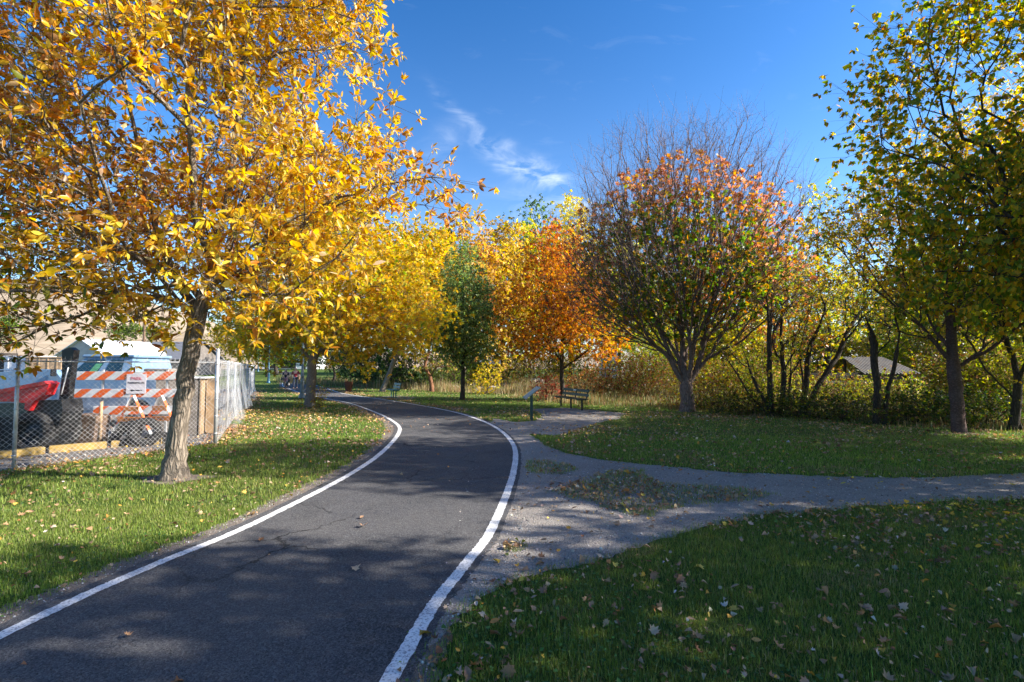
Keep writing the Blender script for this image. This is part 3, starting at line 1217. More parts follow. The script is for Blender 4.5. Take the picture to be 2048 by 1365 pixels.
b = gp(1375, 824)
cx, cy = b.x, b.y
tree('half_bare_maple', 'broad fan shaped maple with bare upper twigs, four forking stems and a pale trunk foot', 'tree',
     [[(cx, cy, 0), (cx, cy, .5), (cx - .02, cy, 1.0), (cx - .1, cy + .1, 2.0), (cx - .15, cy + .1, 4.0), (cx - .2, cy + .1, 6.5), (cx - .3, cy, 8.6)],
      [(cx - .02, cy, .95), (cx - .45, cy, 1.7), (cx - .85, cy - .1, 2.7), (cx - 1.7, cy - .3, 4.6), (cx - 2.3, cy - .4, 6.4)],
      [(cx, cy, .98), (cx + .42, cy, 1.75), (cx + .75, cy + .1, 2.7), (cx + 1.2, cy + .2, 4.5), (cx + 1.9, cy + .3, 6.6)],
      [(cx, cy, 1.0), (cx + .15, cy - .15, 2.0), (cx + .35, cy - .4, 4.0), (cx + .6, cy - .6, 6.6)],
      [(cx + .72, cy + .1, 2.6), (cx + 1.7, cy, 3.2), (cx + 3.0, cy, 3.7)],
      [(cx - .85, cy, 2.7), (cx - 1.9, cy, 3.3), (cx - 3.0, cy, 3.9)]],
     1.1, [(cx, cy, 6.8, 4.6, 3.7, 4.2), (cx, cy, 4.8, 4.8, 3.6, 2.0), (cx + .2, cy, 8.7, 3.3, 2.9, 2.3)],
     0.52, 0.235, BARK_ASH, None, None, T_STAR, 0.135, 7, 4, 0.34, wobble=2.0, seed=21, colfn=c_mid, leafmat=mat_leaf('thin hanging leaf', 0.68, 0.4), tip_r=0.0085, twig_r=0.0042, wpath=0.75, bend=1.3, upt=0.9, jit=0.04, flare=0.3, step=0.35,
     keepfn=lambda C, r: (r.random(len(C)) < np.clip(.85 * (1.42 - ((C[:, 0] - cx) ** 2 / 18 + (C[:, 1] - cy) ** 2 / 13 + (C[:, 2] - 5.6) ** 2 / 15)), 0.0, .72)) & (vnoise(C, 0.9) > -0.75))

# --- red barked tree at the right
b = gp(1917, 866)
tree('red_barked_tree', 'right hand tree with a reddish brown ringed trunk, low spreading boughs and yellow leaves', 'tree',
     [[(b.x, b.y, 0), (b.x, b.y, 1.0), (b.x - .05, b.y, 1.7), (b.x - .05, b.y, 3.0), (b.x - .1, b.y, 4.6), (b.x - .1, b.y, 6.4)],
      [(b.x - .03, b.y, 1.75), (b.x - .45, b.y, 2.3), (b.x - 1.0, b.y, 2.9), (b.x - 2.2, b.y - .2, 3.5)],
      [(b.x, b.y, 1.7), (b.x + .6, b.y - .2, 2.1), (b.x + 1.5, b.y - .4, 2.9), (b.x + 2.6, b.y - .6, 4.0)],
      [(b.x, b.y, 1.65), (b.x + .8, b.y + .2, 2.1), (b.x + 1.6, b.y + .3, 2.5), (b.x + 3, b.y + .3, 3.0)],
      [(b.x - .05, b.y, 3.2), (b.x - .7, b.y, 4.0), (b.x - 1.5, b.y, 5.0)]],
     1.9, [(b.x + .2, b.y, 5.2, 3.3, 2.8, 2.6), (b.x, b.y, 4.2, 2.9, 2.4, 1.6), (b.x + 1.5, b.y, 7.2, 2.3, 2.4, 2.0)],
     0.50, 0.145, BARK_RED, [YEL, LEM, YGR, TANL, LGR, AMB], [28, 24, 16, 16, 8, 8], T_RHOMB, 0.105, 6, 5, 0.25, seed=25, gap=(0.9, -0.4), flare=0.12, tip_r=0.007, wpath=0.5, bend=1.0,
     keepfn=lambda C, r: r.random(len(C)) < np.clip((C[:, 2] - 2.4) / 2.2, .12, .85))


# --- near tree whose boughs reach in from the right, its trunk is outside the frame
def c_lin(p, rng):
    n = len(p)
    c = pick_cols(rng, [(0.15, 0.23, 0.03), OLV, (0.24, 0.33, 0.04), YEL, GOLD, YGR, AMB], n, [14, 5, 24, 28, 10, 20, 4])
    return c


tree('linden_tree', 'nearest tree on the right, green and yellow boughs hanging in from beyond the edge', 'tree',
     [[(10.3, 8.4, 0), (10.3, 8.4, 2), (10.2, 8.4, 3.6), (10.1, 8.3, 5.5), (10, 8.3, 8)],
      [(10.25, 8.4, 2.9), (9.0, 8.1, 3.9), (7.6, 7.9, 4.3)],
      [(10.2, 8.4, 3.9), (8.8, 8.0, 5.6), (7.2, 7.8, 6.6)],
      [(10.2, 8.4, 2.6), (9.4, 8.2, 3.2), (8.6, 8.0, 3.4)]],
     2.2, [(9.9, 8.2, 6.1, 3.7, 2.7, 3.0), (11.2, 8.3, 6.4, 2.4, 2.8, 3.0), (8.6, 8.0, 5.9, 2.9, 1.9, 1.7), (9.1, 8.2, 3.75, 2.1, 1.9, 1.25), (7.3, 7.9, 4.5, 1.5, 1.3, .7), (8.3, 7.9, 7.2, 2.3, 1.8, 1.1)],
     0.42, 0.2, BARK_DARK, None, None, T_HEART, 0.09, 6, 5, 0.22, seed=31, gap=(1.0, -0.28), colfn=c_lin, leafmat=mat_leaf('thin hanging leaf', 0.68, 0.4), tip_r=0.0055, twig_r=0.0028, droop=0.6, up=0.25, radiate=0.6)
# shade givers off the frame, right and behind the camera
for (x, y, z, rx, ry, rz, sd_) in ((9.0, 1.1, 5.3, 3.1, 2.5, 3.0, 41), (13.6, 3.4, 4.6, 3.0, 3.0, 2.5, 42), (12.9, 7.5, 5.9, 2.6, 2.2, 3.4, 46), (15.5, 9.5, 5.0, 2.7, 3.0, 3.0, 44), (8.5, -2.4, 5.4, 2.8, 2.4, 3.0, 43), (18.5, 14.5, 5.5, 3, 3, 3.2, 45)):
    tree('shade_tree', 'leafy shade tree standing outside the picture on the right, throwing shadows over path and lawn', 'tree',
         [[(x, y, 0), (x, y, 2), (x, y, 4), (x, y, 7)]], 2.0, [(x, y, z, rx, ry, rz)], 0.55, 0.19, BARK_DARK,
         [GRN, LGR, YEL, YGR], [30, 20, 20, 20], T_RHOMB, 0.15, 7, 6, 0.28, seed=sd_, gap=(0.8, -0.5), group='shade trees beyond the right edge')

# ------------------------------------------------------------------ background trees: (name, label, px, Y, top_px, bottom_px, half width px, palette, weights, seed)
def bgtree(name, label, px, Y, top, bot, hw, pal, wts, seed, per=9, lsize=0.23, sp=.9, gap=(0.5, -0.75), lean=0.0, bark=None, tr=0.15, upper=0.55, keep=None, cat='tree', group=None, narrow=.62, clus=6):
    lsize *= 1.15
    gap = (gap[0], gap[1] - .15)
    c = at(px, 600, Y)
    zt, zb = at(px, top, Y).z, at(px, bot, Y).z
    x, z0 = c.x, hgt(Y)
    rx = hw / F * Y
    zb = max(zb, z0 + .2)
    rz = (zt - zb) / 2
    zc = (zt + zb) / 2
    return tree(name, label, cat, [[(x - lean, Y, z0), (x - lean * .6 + .25 * math.sin(seed), Y, z0 + (zb - z0) * .6 + .6), (x + .55 * math.sin(seed * 2.3), Y, z0 + (zc - z0) * .6), (x - .4 * math.sin(seed * 1.3), Y, zc), (x, Y, zt - rz * .35)]], min(zb, z0 + 1.8),
                [(x, Y, zc - rz * .12, rx, rx * .8, rz * .88), (x + rx * .08, Y, zc + rz * .36, rx * narrow, rx * .55, rz * .66)], sp, tr, bark or BARK_DARK, pal, wts, T_RHOMB, lsize, per, clus, sp * .5,
                seed=seed, gap=gap, tip_r=0.014, twig_r=0.007, keepfn=keep, clump=.7, group=group, nb=8, step=.7)


PALE = [(0.72, 0.56, 0.16), LEM, YEL, TANL, YGR]
bgtree('birch_tree', 'pale yellow tree with a pinkish twiggy top behind the slim green tree', 925, 42, 432, 730, 78, [(0.72, 0.48, 0.15), YEL, TANL, YGR, PNK], [28, 30, 14, 12, 8], 51, gap=(0.5, -.5))
bgtree('birch_tree', 'golden twiggy tree between the slim green tree and the orange tree', 1000, 45, 440, 735, 78, [YEL, TANL, (0.68, 0.46, 0.12), YGR], [34, 14, 28, 22], 52, gap=(0.5, -.5))
bgtree('poplar_tree', 'tall bright lemon yellow tree topping the row behind the orange tree', 1140, 50, 398, 700, 62, [(0.80, 0.64, 0.15), LEM, YEL, YGR], [36, 34, 14, 10], 53, per=10)
bgtree('poplar_tree', 'yellow green tree directly left of the tall lemon yellow tree', 1062, 48, 440, 720, 55, [LEM, YGR, YEL, LGR], [30, 30, 20, 16], 54)
bgtree('dark_green_tree', 'dark green rounded tree peeking above the yellow trees', 1068, 72, 400, 640, 62, [GRN, LGR, DGR, (0.10, 0.16, 0.05)], [34, 20, 26, 20], 55, lsize=.26, sp=1.3, gap=(0.35, -.6))
bgtree('yellow_green_tree', 'leafy yellow green tree behind the left side of the half bare maple', 1240, 46, 430, 715, 70, [YGR, LEM, LGR, TANL, GRN], [26, 20, 22, 16, 12], 56)
bgtree('rust_tree', 'rusty orange tree behind the right side of the half bare maple', 1560, 26, 430, 770, 68, [ORG, (0.42, 0.17, 0.08), YGR, BRN, TANL, AMB], [18, 24, 14, 14, 14, 14], 57, lsize=.13, sp=.85, gap=(0.7, -.2))
bgtree('yellow_green_tree', 'yellow green tree with a leafy point standing right of the half bare maple', 1640, 31, 388, 760, 60, [YGR, LEM, LGR, YEL], [30, 22, 26, 18], 58, lsize=.15, sp=.9, gap=(0.6, -.35))
bgtree('yellow_green_tree', 'sparse yellow tree behind the thicket left of the red barked tree', 1740, 36, 400, 700, 66, [YEL, LEM, TANL, YGR, BRN], [26, 20, 24, 20, 8], 59, lsize=.12, sp=.85, gap=(0.7, -.15))
bgtree('yellow_green_tree', 'broad light green tree behind the rusty roofed shed', 1850, 40, 470, 740, 80, [LGR, YGR, LEM, GRN], [30, 28, 16, 20], 60)
bgtree('yellow_green_tree', 'light green tree at the far right behind the red barked trunk', 1990, 34, 440, 790, 85, [LGR, GRN, YGR, YEL], [30, 26, 24, 14], 61)
bgtree('yellow_green_tree', 'thin yellow green tree between the rusty orange and the centre maple crowns', 1455, 36, 470, 745, 75, [YGR, LEM, LGR, YEL], [30, 24, 26, 18], 62)
bgtree('yellow_green_tree', 'green and yellow tree far behind the maple trunk', 1345, 52, 480, 720, 75, [LGR, GRN, YGR, TANL], [28, 26, 24, 16], 63)
bgtree('yellow_green_tree', 'far olive tree behind the thicket gap', 1580, 62, 520, 742, 90, [YGR, LGR, OLV, TANL], [28, 26, 24, 16], 64, lsize=.24, sp=1.3)
bgtree('yellow_green_tree', 'far green tree filling the gap left of the shed', 1720, 60, 540, 742, 90, [LGR, GRN, YGR, OLV], [28, 26, 24, 16], 65, lsize=.24, sp=1.3)
bgtree('yellow_green_tree', 'far hazy green tree at the right margin', 2080, 56, 470, 748, 110, [LGR, GRN, YGR, OLV], [28, 26, 24, 16], 66, lsize=.24, sp=1.3)
bgtree('dark_green_tree', 'dense dark green bushy tree right of the maple trunk beside the path', 730, 47, 590, 768, 62, [DGR, GRN, (0.04, 0.10, 0.03), LGR], [40, 34, 20, 6], 70, lsize=.16, sp=.85, gap=(0.6, -.9), per=7)
bgtree('dark_green_tree', 'blue green bushy tree behind the lamp post', 668, 55, 610, 765, 52, [(0.045, 0.085, 0.045), DGR, GRN], [40, 34, 26], 71, lsize=.18, sp=1.0, gap=(0.6, -.9), per=7)
bgtree('dark_green_tree', 'green bushy tree with a leaning dark trunk behind the teal bench', 800, 43, 600, 775, 58, [GRN, DGR, LGR, (0.25, 0.28, 0.05)], [36, 26, 22, 14], 72, lsize=.15, sp=.85, gap=(0.6, -.7), lean=1.0, per=7)
bgtree('crab_apple', 'small pale yellow leaved tree with an orange brown trunk beside the teal bench', 866, 36, 640, 762, 52, [(0.60, 0.42, 0.16), TANL, YGR, LGR], [34, 24, 22, 18], 73, lsize=.14, sp=.75, gap=(0.7, -.1), bark=BARK_ORANGE, tr=.14, keep=lambda C, r: r.random(len(C)) < .6)
bgtree('path_tree', 'dark stemmed green tree on the lawn at the far path bend', 540, 68, 655, 728, 46, [GRN, DGR, YGR, LGR], [34, 26, 22, 18], 74, lsize=.2, sp=1.0, tr=.24, gap=(0.6, -.8))
bgtree('path_tree', 'second dark stemmed tree at the far path bend, just right of the first', 556, 74, 640, 722, 50, [GRN, DGR, LGR], [34, 26, 18], 75, lsize=.2, sp=1.0, tr=.26, gap=(0.6, -.8))
bgtree('path_tree', 'yellow tree in the distance where the path disappears', 500, 92, 610, 722, 70, [YEL, YGR, GRN, GOLD], [30, 26, 22, 18], 76, lsize=.26, sp=1.3)
bgtree('dark_green_tree', 'dark tree standing in shade at the far end of the path', 610, 100, 600, 736, 80, [GRN, DGR, LGR], [34, 30, 22], 77, lsize=.3, sp=1.5, gap=(0.6, -.9))
bgtree('hill_tree', 'round green tree on the foot of the dry hill left of the utility pole', 252, 175, 648, 676, 32, [LGR, GRN, (0.10, 0.15, 0.06)], [34, 30, 30], 78, lsize=.5, sp=1.7, gap=(0.3, -.9), tr=.3)
bgtree('hill_tree', 'small dark green tree on the hill foot right of the utility pole', 318, 180, 654, 680, 22, [GRN, (0.07, 0.11, 0.06), DGR], [34, 30, 30], 79, lsize=.5, sp=1.7, gap=(0.3, -.9), tr=.3)
bgtree('hill_tree', 'green tree on the dry slope at the left edge of the picture', 2, 170, 620, 676, 30, [LGR, GRN, DGR], [34, 30, 30], 80, lsize=.5, sp=1.7, gap=(0.3, -.9), tr=.3)


# conifer tip above the yellow trees
def conifer():
    Y = 78
    c = at(893, 600, Y)
    zt = at(890, 462, Y).z
    z0 = hgt(Y)
    rng = np.random.default_rng(90)
    root = empty('conifer_tree', (c.x, Y, z0), 0, 'dark blue green conifer tip showing above the yellow trees left of centre', 'tree')
    MB().tube([(0, 0, 0), (0, 0, (zt - z0) * .6), (0, 0, zt - z0)], [.3, .16, .02], 8).build('trunk', BARK_DARK, root)
    P0, P1 = [], []
    hh = zt - z0
    for k in range(420):
        u = rng.random() ** .7
        z = hh * (0.25 + .75 * u)
        L = (1 - u) * 4.4 + .75
        a = rng.random() * 6.28
        P0.append((0, 0, z))
        P1.append((math.cos(a) * L, math.sin(a) * L, z - L * .18 + rng.normal(0, .1)))
    P0, P1 = np.array(P0), np.array(P1)
    t = rng.random((len(P0), 46, 1)) ** .8
    pos = (P0[:, None] + (P1 - P0)[:, None] * t).reshape(-1, 3)
    d = np.repeat(norm(P1 - P0), 46, 0)
    ax = d + rng.normal(0, .5, d.shape)
    nr = rng.normal(0, .5, d.shape) + [0, 0, 1]
    V, Fc = stamp(T_RHOMB, pos, ax, nr, np.full(len(pos), .38) * rng.lognormal(0, .2, len(pos)))
    c_ = np.repeat(pick_cols(rng, [(0.03, 0.055, 0.04), (0.02, 0.045, 0.025), (0.06, 0.09, 0.06)], len(pos)), 4, 0)
    mesh_np('crown', V, Fc, 3, M_LEAF, root, cols=c_)


conifer()


# --- the thicket: several stemmed small trees along the right lawn edge
def thicket(name, label, px, py, stems_px, ells_px, pal, wts, seed, per=5, keep=.6, lsize=.085, sp=.5, br=.10):
    b = gp(px, py)
    Y = b.y
    st = []
    for k, s in enumerate(stems_px):
        dy = 0.5 * math.sin(k * 2.3)
        p = [(b.x + .12 * math.sin(k * 1.7), Y + .12 * math.cos(k * 1.7), 0)]
        for i, (qx, qy) in enumerate(s):
            w = at(qx, qy, Y)
            p.append((w.x, Y + dy * (i + 1) / len(s), w.z))
        st.append(p)
    el = []
    for (qx, qy, rx, rz) in ells_px:
        w = at(qx, qy, Y)
        el.append((w.x, Y, w.z, rx / F * Y, 1.5, rz / F * Y))
    return tree(name, label, 'tree', st, 'multi', el, sp, br, BARK_DARK, pal, wts, T_HEART, lsize, per, 5, .22, seed=seed, gap=(1.1, -.3), tip_r=.007, twig_r=.004,
                keepfn=lambda C, r: r.random(len(C)) < keep, nb=8, flare=.3, bend=.8, wpath=.5, trunk_name='stems')


TH = [YEL, YGR, LGR, TANL, OLV, LEM]
thicket('thicket_tree', 'many stemmed leaning tree at the lawn edge just right of the half bare maple', 1540, 832,
        [[(1500, 790), (1462, 730), (1425, 680)], [(1520, 780), (1500, 720), (1480, 640)], [(1535, 770), (1530, 700), (1520, 600)]],
        [(1480, 640, 75, 75), (1500, 700, 70, 55), (1530, 580, 60, 60)], TH, [20, 24, 16, 14, 14, 12], 101, keep=.55)
thicket('thicket_tree', 'upright dark stemmed tree in the middle of the thicket', 1566, 828,
        [[(1568, 760), (1562, 680), (1566, 590)], [(1582, 780), (1590, 720), (1600, 650)]],
        [(1570, 580, 65, 80), (1580, 680, 60, 60)], TH, [22, 24, 16, 16, 10, 12], 102, keep=.5)
thicket('thicket_tree', 'thicket tree with one long crooked stem leaning right over the wooden shelter', 1605, 828,
        [[(1612, 770), (1618, 700), (1640, 650), (1655, 600)], [(1640, 770), (1680, 715), (1710, 655), (1760, 590)], [(1600, 760), (1590, 700), (1600, 640)]],
        [(1660, 600, 75, 75), (1740, 590, 70, 60), (1610, 685, 50, 35)], TH, [26, 24, 14, 14, 8, 14], 103, keep=.5)
thicket('thicket_tree', 'slim thicket stem growing in front of the shed roof', 1760, 850,
        [[(1755, 780), (1748, 720), (1752, 660)], [(1780, 790), (1800, 740), (1815, 690)]],
        [(1760, 620, 60, 60), (1840, 690, 40, 50)], [LGR, GRN, YGR, YEL], [30, 24, 24, 16], 104, keep=.5)
thicket('thicket_tree', 'thin curved tree at the right edge beyond the red barked trunk', 2035, 862,
        [[(2036, 780), (2028, 720), (2012, 680), (2005, 620)], [(2030, 790), (1990, 740), (1970, 690)]],
        [(2010, 620, 70, 70), (2030, 720, 60, 60)], [YGR, YEL, LGR, TANL], [26, 24, 20, 16], 105, keep=.5)

# --- shrubs and the dark bank of undergrowth
HEDGE = [(0.05, 0.075, 0.015), DGR, OLV, GRN, (0.10, 0.06, 0.03), YGR]
for k, (px, py, rx, rz, w) in enumerate(((1460, 832, 1.3, .8, 0), (1530, 838, 1.2, .85, 1), (1600, 840, 1.3, 1.0, 1), (1680, 846, 1.4, 1.1, 1), (1765, 852, 1.4, 1.0, 1), (1840, 858, 1.2, 1.1, 1), (1905, 856, 1.3, 1.25, 2), (1990, 862, 1.3, 1.25, 2), (2070, 866, 1.3, 1.3, 2))):
    b = gp(px, py)
    lab = ['low green bush at the foot of the half bare maple, right side', 'brown and olive bush below the leaning thicket stems', 'olive bush under the crooked thicket stem', 'dark bramble bush in front of the wooden shelter rail',
           'dark tangled bush in front of the shed with the rusty roof', 'dark bush just left of the red barked trunk', 'dark leafy bush directly behind the red barked trunk', 'dark leafy bush right of the red barked trunk', 'dark bush at the very right edge of the lawn'][k]
    shrub('bush', lab, 'bush', [(b.x, b.y + 1.4, rz * .33, rx, 1.1, rz * .48)], HEDGE, [[20, 10, 22, 24, 10, 14], [16, 22, 22, 14, 20, 6], [24, 26, 14, 22, 4, 10]][w], spacing=.34, lsize=.075, per=6, clus=5, seed=110 + k, gap=(1.2, -.7), group='dark bushes along the lawn edge')
b = gp(1095, 803)
shrub('red_shrub', 'small pinkish red shrub left of the park bench', 'bush', [(b.x, b.y + .6, .5, .75, .6, .6), (b.x + .25, b.y + .6, .9, .35, .3, .4)], [(0.50, 0.12, 0.09), (0.60, 0.22, 0.16), RED, (0.35, 0.12, 0.06)], [30, 28, 26, 16], spacing=.25, lsize=.07, per=6, clus=5, seed=130)
b = gp(1290, 800)
shrub('red_shrub', 'large dark red and green bush between the park bench and the half bare maple', 'bush', [(b.x - .2, b.y + 1.8, 1.1, 2.3, 1.2, 1.4)], [(0.20, 0.06, 0.04), (0.28, 0.10, 0.05), GRN, OLV, (0.32, 0.16, 0.08)], [26, 22, 20, 20, 12], spacing=.33, lsize=.075, per=6, clus=5, seed=131)
shrub('red_shrub', 'bush with rust coloured leaves right behind the park bench', 'bush', [(b.x - 2.6, b.y + 2.6, .8, 1.3, 1.0, .9)], [(0.42, 0.14, 0.06), (0.35, 0.18, 0.08), OLV, TANL], [32, 24, 20, 20], spacing=.34, lsize=.08, per=6, clus=5, seed=132)
shrub('green_shrub', 'bright lime green bush behind the red bushes in front of the white house', 'bush', [(9.4, 34, 1.5, 2.4, 1.6, 1.7)], [(0.28, 0.36, 0.05), YGR, LGR, LEM], [36, 26, 24, 14], spacing=.5, lsize=.11, per=6, clus=5, seed=133, cspread=.25)
shrub('green_shrub', 'yellow leaved bush at the foot of the slim green tree', 'bush', [(-1.75, 33, 1.0, 1.0, .8, 1.0)], [YEL, LEM, YGR], [36, 30, 34], spacing=.4, lsize=.1, per=6, clus=5, seed=134)
shrub('green_shrub', 'grey green bush left of the slim green tree behind the lawn', 'bush', [(-5.2, 40, 1.2, 2.0, 1.2, 1.5)], [GRN, (0.14, 0.18, 0.07), LGR, OLV], [30, 30, 24, 16], spacing=.5, lsize=.11, per=6, clus=5, seed=135, cspread=.25)
shrub('green_shrub', 'olive bush with reddish stems behind the slim green tree', 'bush', [(1.0, 38, .9, 2.2, 1.2, 1.2)], [OLV, TANL, (0.32, 0.18, 0.10), YGR], [30, 26, 24, 20], spacing=.5, lsize=.1, per=5, clus=5, seed=136, cspread=.25)
b = gp(620, 815)
shrub('green_shrub', 'tiny yellow green sucker shoots at the foot of the maple trunk', 'bush', [(b.x + .45, b.y - .1, .4, .28, .25, .5), (b.x - .3, b.y - .3, .15, .3, .2, .2)], [YGR, YEL, (0.4, 0.2, 0.08)], [40, 30, 20], spacing=.16, lsize=.06, per=4, clus=3, seed=137, cspread=.08, base_r=.012)
for k, (x, y, rz) in enumerate(((-9.8, 44.5, 1.5), (-13.2, 50, 1.6), (-17.2, 57, 1.7), (-21, 66, 1.8))):
    shrub('path_bush', ['dark green bush on the right side of the path behind the trash bin', 'dark green bush beyond the trash bin', 'dark bush on the right of the path near the walkers', 'far dark bush on the right of the path'][k], 'bush',
          [(x, y, rz * .6 + hgt(y), 2.6, 1.6, rz)], [DGR, GRN, (0.05, 0.09, 0.05)], [36, 34, 30], spacing=.65, lsize=.15, per=7, clus=5, seed=140 + k, gap=(.8, -.9), cspread=.3, group='bushes along the far path')

# shrub row that closes the view behind the weeds
HROW = [(905, 46, 2.6, 2.4, 'olive bush row piece behind the slim green tree'), (985, 50, 2.8, 2.6, 'tan leaved tall bush left of the orange tree'), (1075, 50, 3.0, 2.8, 'yellow green tall bush behind the orange tree'),
        (1165, 52, 3.2, 3.0, 'yellow tall bush behind the right part of the orange tree'), (1345, 44, 3.4, 3.2, 'green tall bush behind the trunk of the half bare maple'), (1435, 40, 3.2, 3.2, 'olive tall bush right behind the half bare maple crown'),
        (1510, 38, 3.2, 3.4, 'yellow green tall bush behind the leftmost thicket stems'), (1590, 42, 3.4, 3.0, 'light green tall bush behind the wooden beam'), (1665, 41, 3.2, 3.2, 'yellow tall bush left of the rusty shelter roof'),
        (1745, 44, 3.4, 3.4, 'green tall bush directly behind the rusty shelter roof'), (1835, 37, 3.2, 3.4, 'bright green tall bush at the right end of the shelter'), (1925, 34, 3.2, 3.4, 'yellow green tall bush behind the red barked trunk'),
        (2010, 33, 3.2, 3.4, 'pale olive tall bush near the right edge'), (2095, 36, 3.4, 3.4, 'dim green tall bush cut by the right edge')]
for k, (px, Y, rx, h_, lab) in enumerate(HROW):
    c = at(px, 700, Y)
    pal = [[OLV, YGR, GRN, TANL], [LGR, YGR, LEM, GRN], [TANL, YEL, OLV, YGR]][k % 3]
    shrub('tall_bush', lab, 'bush', [(c.x, Y, h_ * .6 + hgt(Y), rx * 1.15, 1.5, h_ * 1.0)], pal, [28, 26, 24, 20], spacing=.62, lsize=.17, per=7, clus=5, seed=170 + k, gap=(.7, -.8), group='tall bushes closing the view behind the weeds', cspread=.3)

# brown tangled brush behind the low bushes, standing in front of the shelter
for k, (px, Y, rx, h_) in enumerate(((1400, 21, 1.7, 1.7), (1475, 22, 1.8, 2.0), (1550, 20.5, 1.8, 2.1), (1625, 22.5, 1.9, 1.3), (1700, 21.5, 1.9, 1.0), (1780, 22, 1.9, 1.0), (1865, 19.5, 1.5, 2.0), (1950, 19, 1.8, 2.4), (2045, 18.5, 1.9, 2.4))):
    c = at(px, 737, Y)
    pal = [[BRN, OLV, (0.30, 0.20, 0.10), YGR], [OLV, GRN, YGR, (0.26, 0.14, 0.07)], [YGR, LGR, OLV, TANL]][k % 3]
    lab = ['brown twiggy brush just behind the trunk of the half bare maple', 'olive brush behind the leftmost leaning thicket stem', 'yellow green brush behind the middle of the thicket', 'brown twiggy brush below the left end of the shelter beam',
           'low olive brush below the middle of the shelter beam', 'low yellow green brush right below the rusty roof', 'brown brush at the right end of the shelter', 'olive brush in the gap right of the red barked trunk', 'yellow green brush at the right margin behind the curved thin tree'][k]
    shrub('brush', lab, 'bush', [(c.x, Y, h_ * .5, rx, 1.1, h_ * .62)], pal, [30, 26, 24, 20], spacing=.36, lsize=.085, per=5, clus=5, seed=230 + k, gap=(1.0, -.6), group='tangled brush behind the right lawn', cspread=.22, stems=9)

# ================================================================== OBJECTS
M_GALV = mat_plain('galvanised steel', (0.50, 0.51, 0.53), 0.42, 0.55, .2, 9, bstr=.08)
M_WIRE = mat_plain('zinc wire', (0.58, 0.58, 0.60), 0.45, 0.3, .15, 30)
M_DKGREEN = mat_plain('dark green paint', (0.012, 0.045, 0.04), 0.4, 0, .3, 9, (0.05, 0.06, 0.055))
M_TEAL = mat_plain('faded teal paint', (0.035, 0.16, 0.15), 0.45, 0, .3, 9, (0.12, 0.2, 0.19))
M_BLACKP = mat_plain('black paint', (0.012, 0.013, 0.015), 0.45, 0, .3, 7)
M_RUBBER = mat_plain('black rubber', (0.018, 0.018, 0.02), 0.85, 0, .4, 14, (0.07, 0.065, 0.06), .4)
M_REDP = mat_plain('red machine paint', (0.62, 0.025, 0.03), 0.35, 0, .22, 5, (0.30, 0.02, 0.02), .05, .5)
M_TRUCK = mat_plain('faded sky blue car paint', (0.16, 0.27, 0.41), 0.4, 0, .12, 3, (0.26, 0.30, 0.34), .04, .5)
M_TRUCKG = mat_plain('blue grey car paint in poor state', (0.20, 0.25, 0.33), 0.5, 0, .2, 4, (0.14, 0.15, 0.17), .08)
M_GLASS = mat_plain('dark tinted window glass', (0.012, 0.035, 0.045), 0.08, 0, .3, 3, None, 0, .8)
M_GLASSG = mat_plain('greenish window sticker', (0.10, 0.32, 0.16), 0.4, 0, .4, 9)
M_CHROME = mat_plain('dull chrome', (0.55, 0.56, 0.58), 0.25, 0.9, .1, 9)
M_WOOD = mat_plain('weathered plywood', (0.32, 0.22, 0.13), 0.85, 0, .4, 3, (0.12, 0.10, 0.085), .4)
M_WOODG = mat_plain('grey weathered boards', (0.16, 0.14, 0.125), 0.9, 0, .35, 3, (0.06, 0.05, 0.045), .5)
M_WOODD = mat_plain('dark old timber', (0.045, 0.036, 0.03), 0.9, 0, .4, 5, None, .4)
M_WOODR = mat_plain('red brown stained slats', (0.13, 0.045, 0.022), 0.75, 0, .3, 8, (0.16, 0.05, 0.02))
M_RUST = mat_plain('rusty steel', (0.13, 0.085, 0.06), 0.85, 0.1, .45, 7, (0.06, 0.045, 0.04), .5)
M_YELP = mat_plain('chipped yellow paint', (0.34, 0.23, 0.07), 0.85, 0, .35, 5, (0.17, 0.14, 0.11), .4)
M_CONC = mat_plain('broken concrete', (0.36, 0.34, 0.31), 0.95, 0, .25, 7, (0.2, 0.18, 0.16), .6)
M_PAPER = mat_plain('printed white paper', (0.74, 0.70, 0.76), 0.8, 0, .05, 6)
M_INK = mat_plain('black ink', (0.02, 0.02, 0.025), 0.7, 0, .1, 9)
M_REDINK = mat_plain('faded red ink', (0.55, 0.08, 0.12), 0.7, 0, .2, 9)
M_WHITEM = mat_plain('white sheet metal', (0.74, 0.75, 0.77), 0.5, 0.1, .1, 4, (0.5, 0.5, 0.5))
M_WALLW = mat_plain('white siding', (0.66, 0.67, 0.69), 0.7, 0, .08, 3, (0.45, 0.45, 0.44))
M_ROOFG = mat_plain('dark grey roofing', (0.12, 0.125, 0.14), 0.8, 0, .2, 3, (0.2, 0.2, 0.21))
M_POLE = mat_plain('creosoted pole', (0.15, 0.095, 0.06), 0.9, 0, .3, 4, None, .3)
M_LAMP = mat_plain('grey green lamp post paint', (0.17, 0.20, 0.20), 0.6, 0, .18, 7, (0.2, 0.24, 0.25))
M_LAMPB = mat_plain('blue green lamp post paint', (0.012, 0.07, 0.12), 0.4, 0.1, .18, 7)
M_FROST = mat_plain('frosted lamp glass', (0.62, 0.63, 0.62), 0.4, 0, .05, 7)
M_SIGNTOP = mat_plain('pale sign panel', (0.42, 0.47, 0.43), 0.4, 0, .15, 5, (0.30, 0.36, 0.30))
M_STONE = mat_plain('pale rock', (0.42, 0.38, 0.34), 0.95, 0, .25, 5, (0.25, 0.22, 0.2), .6)


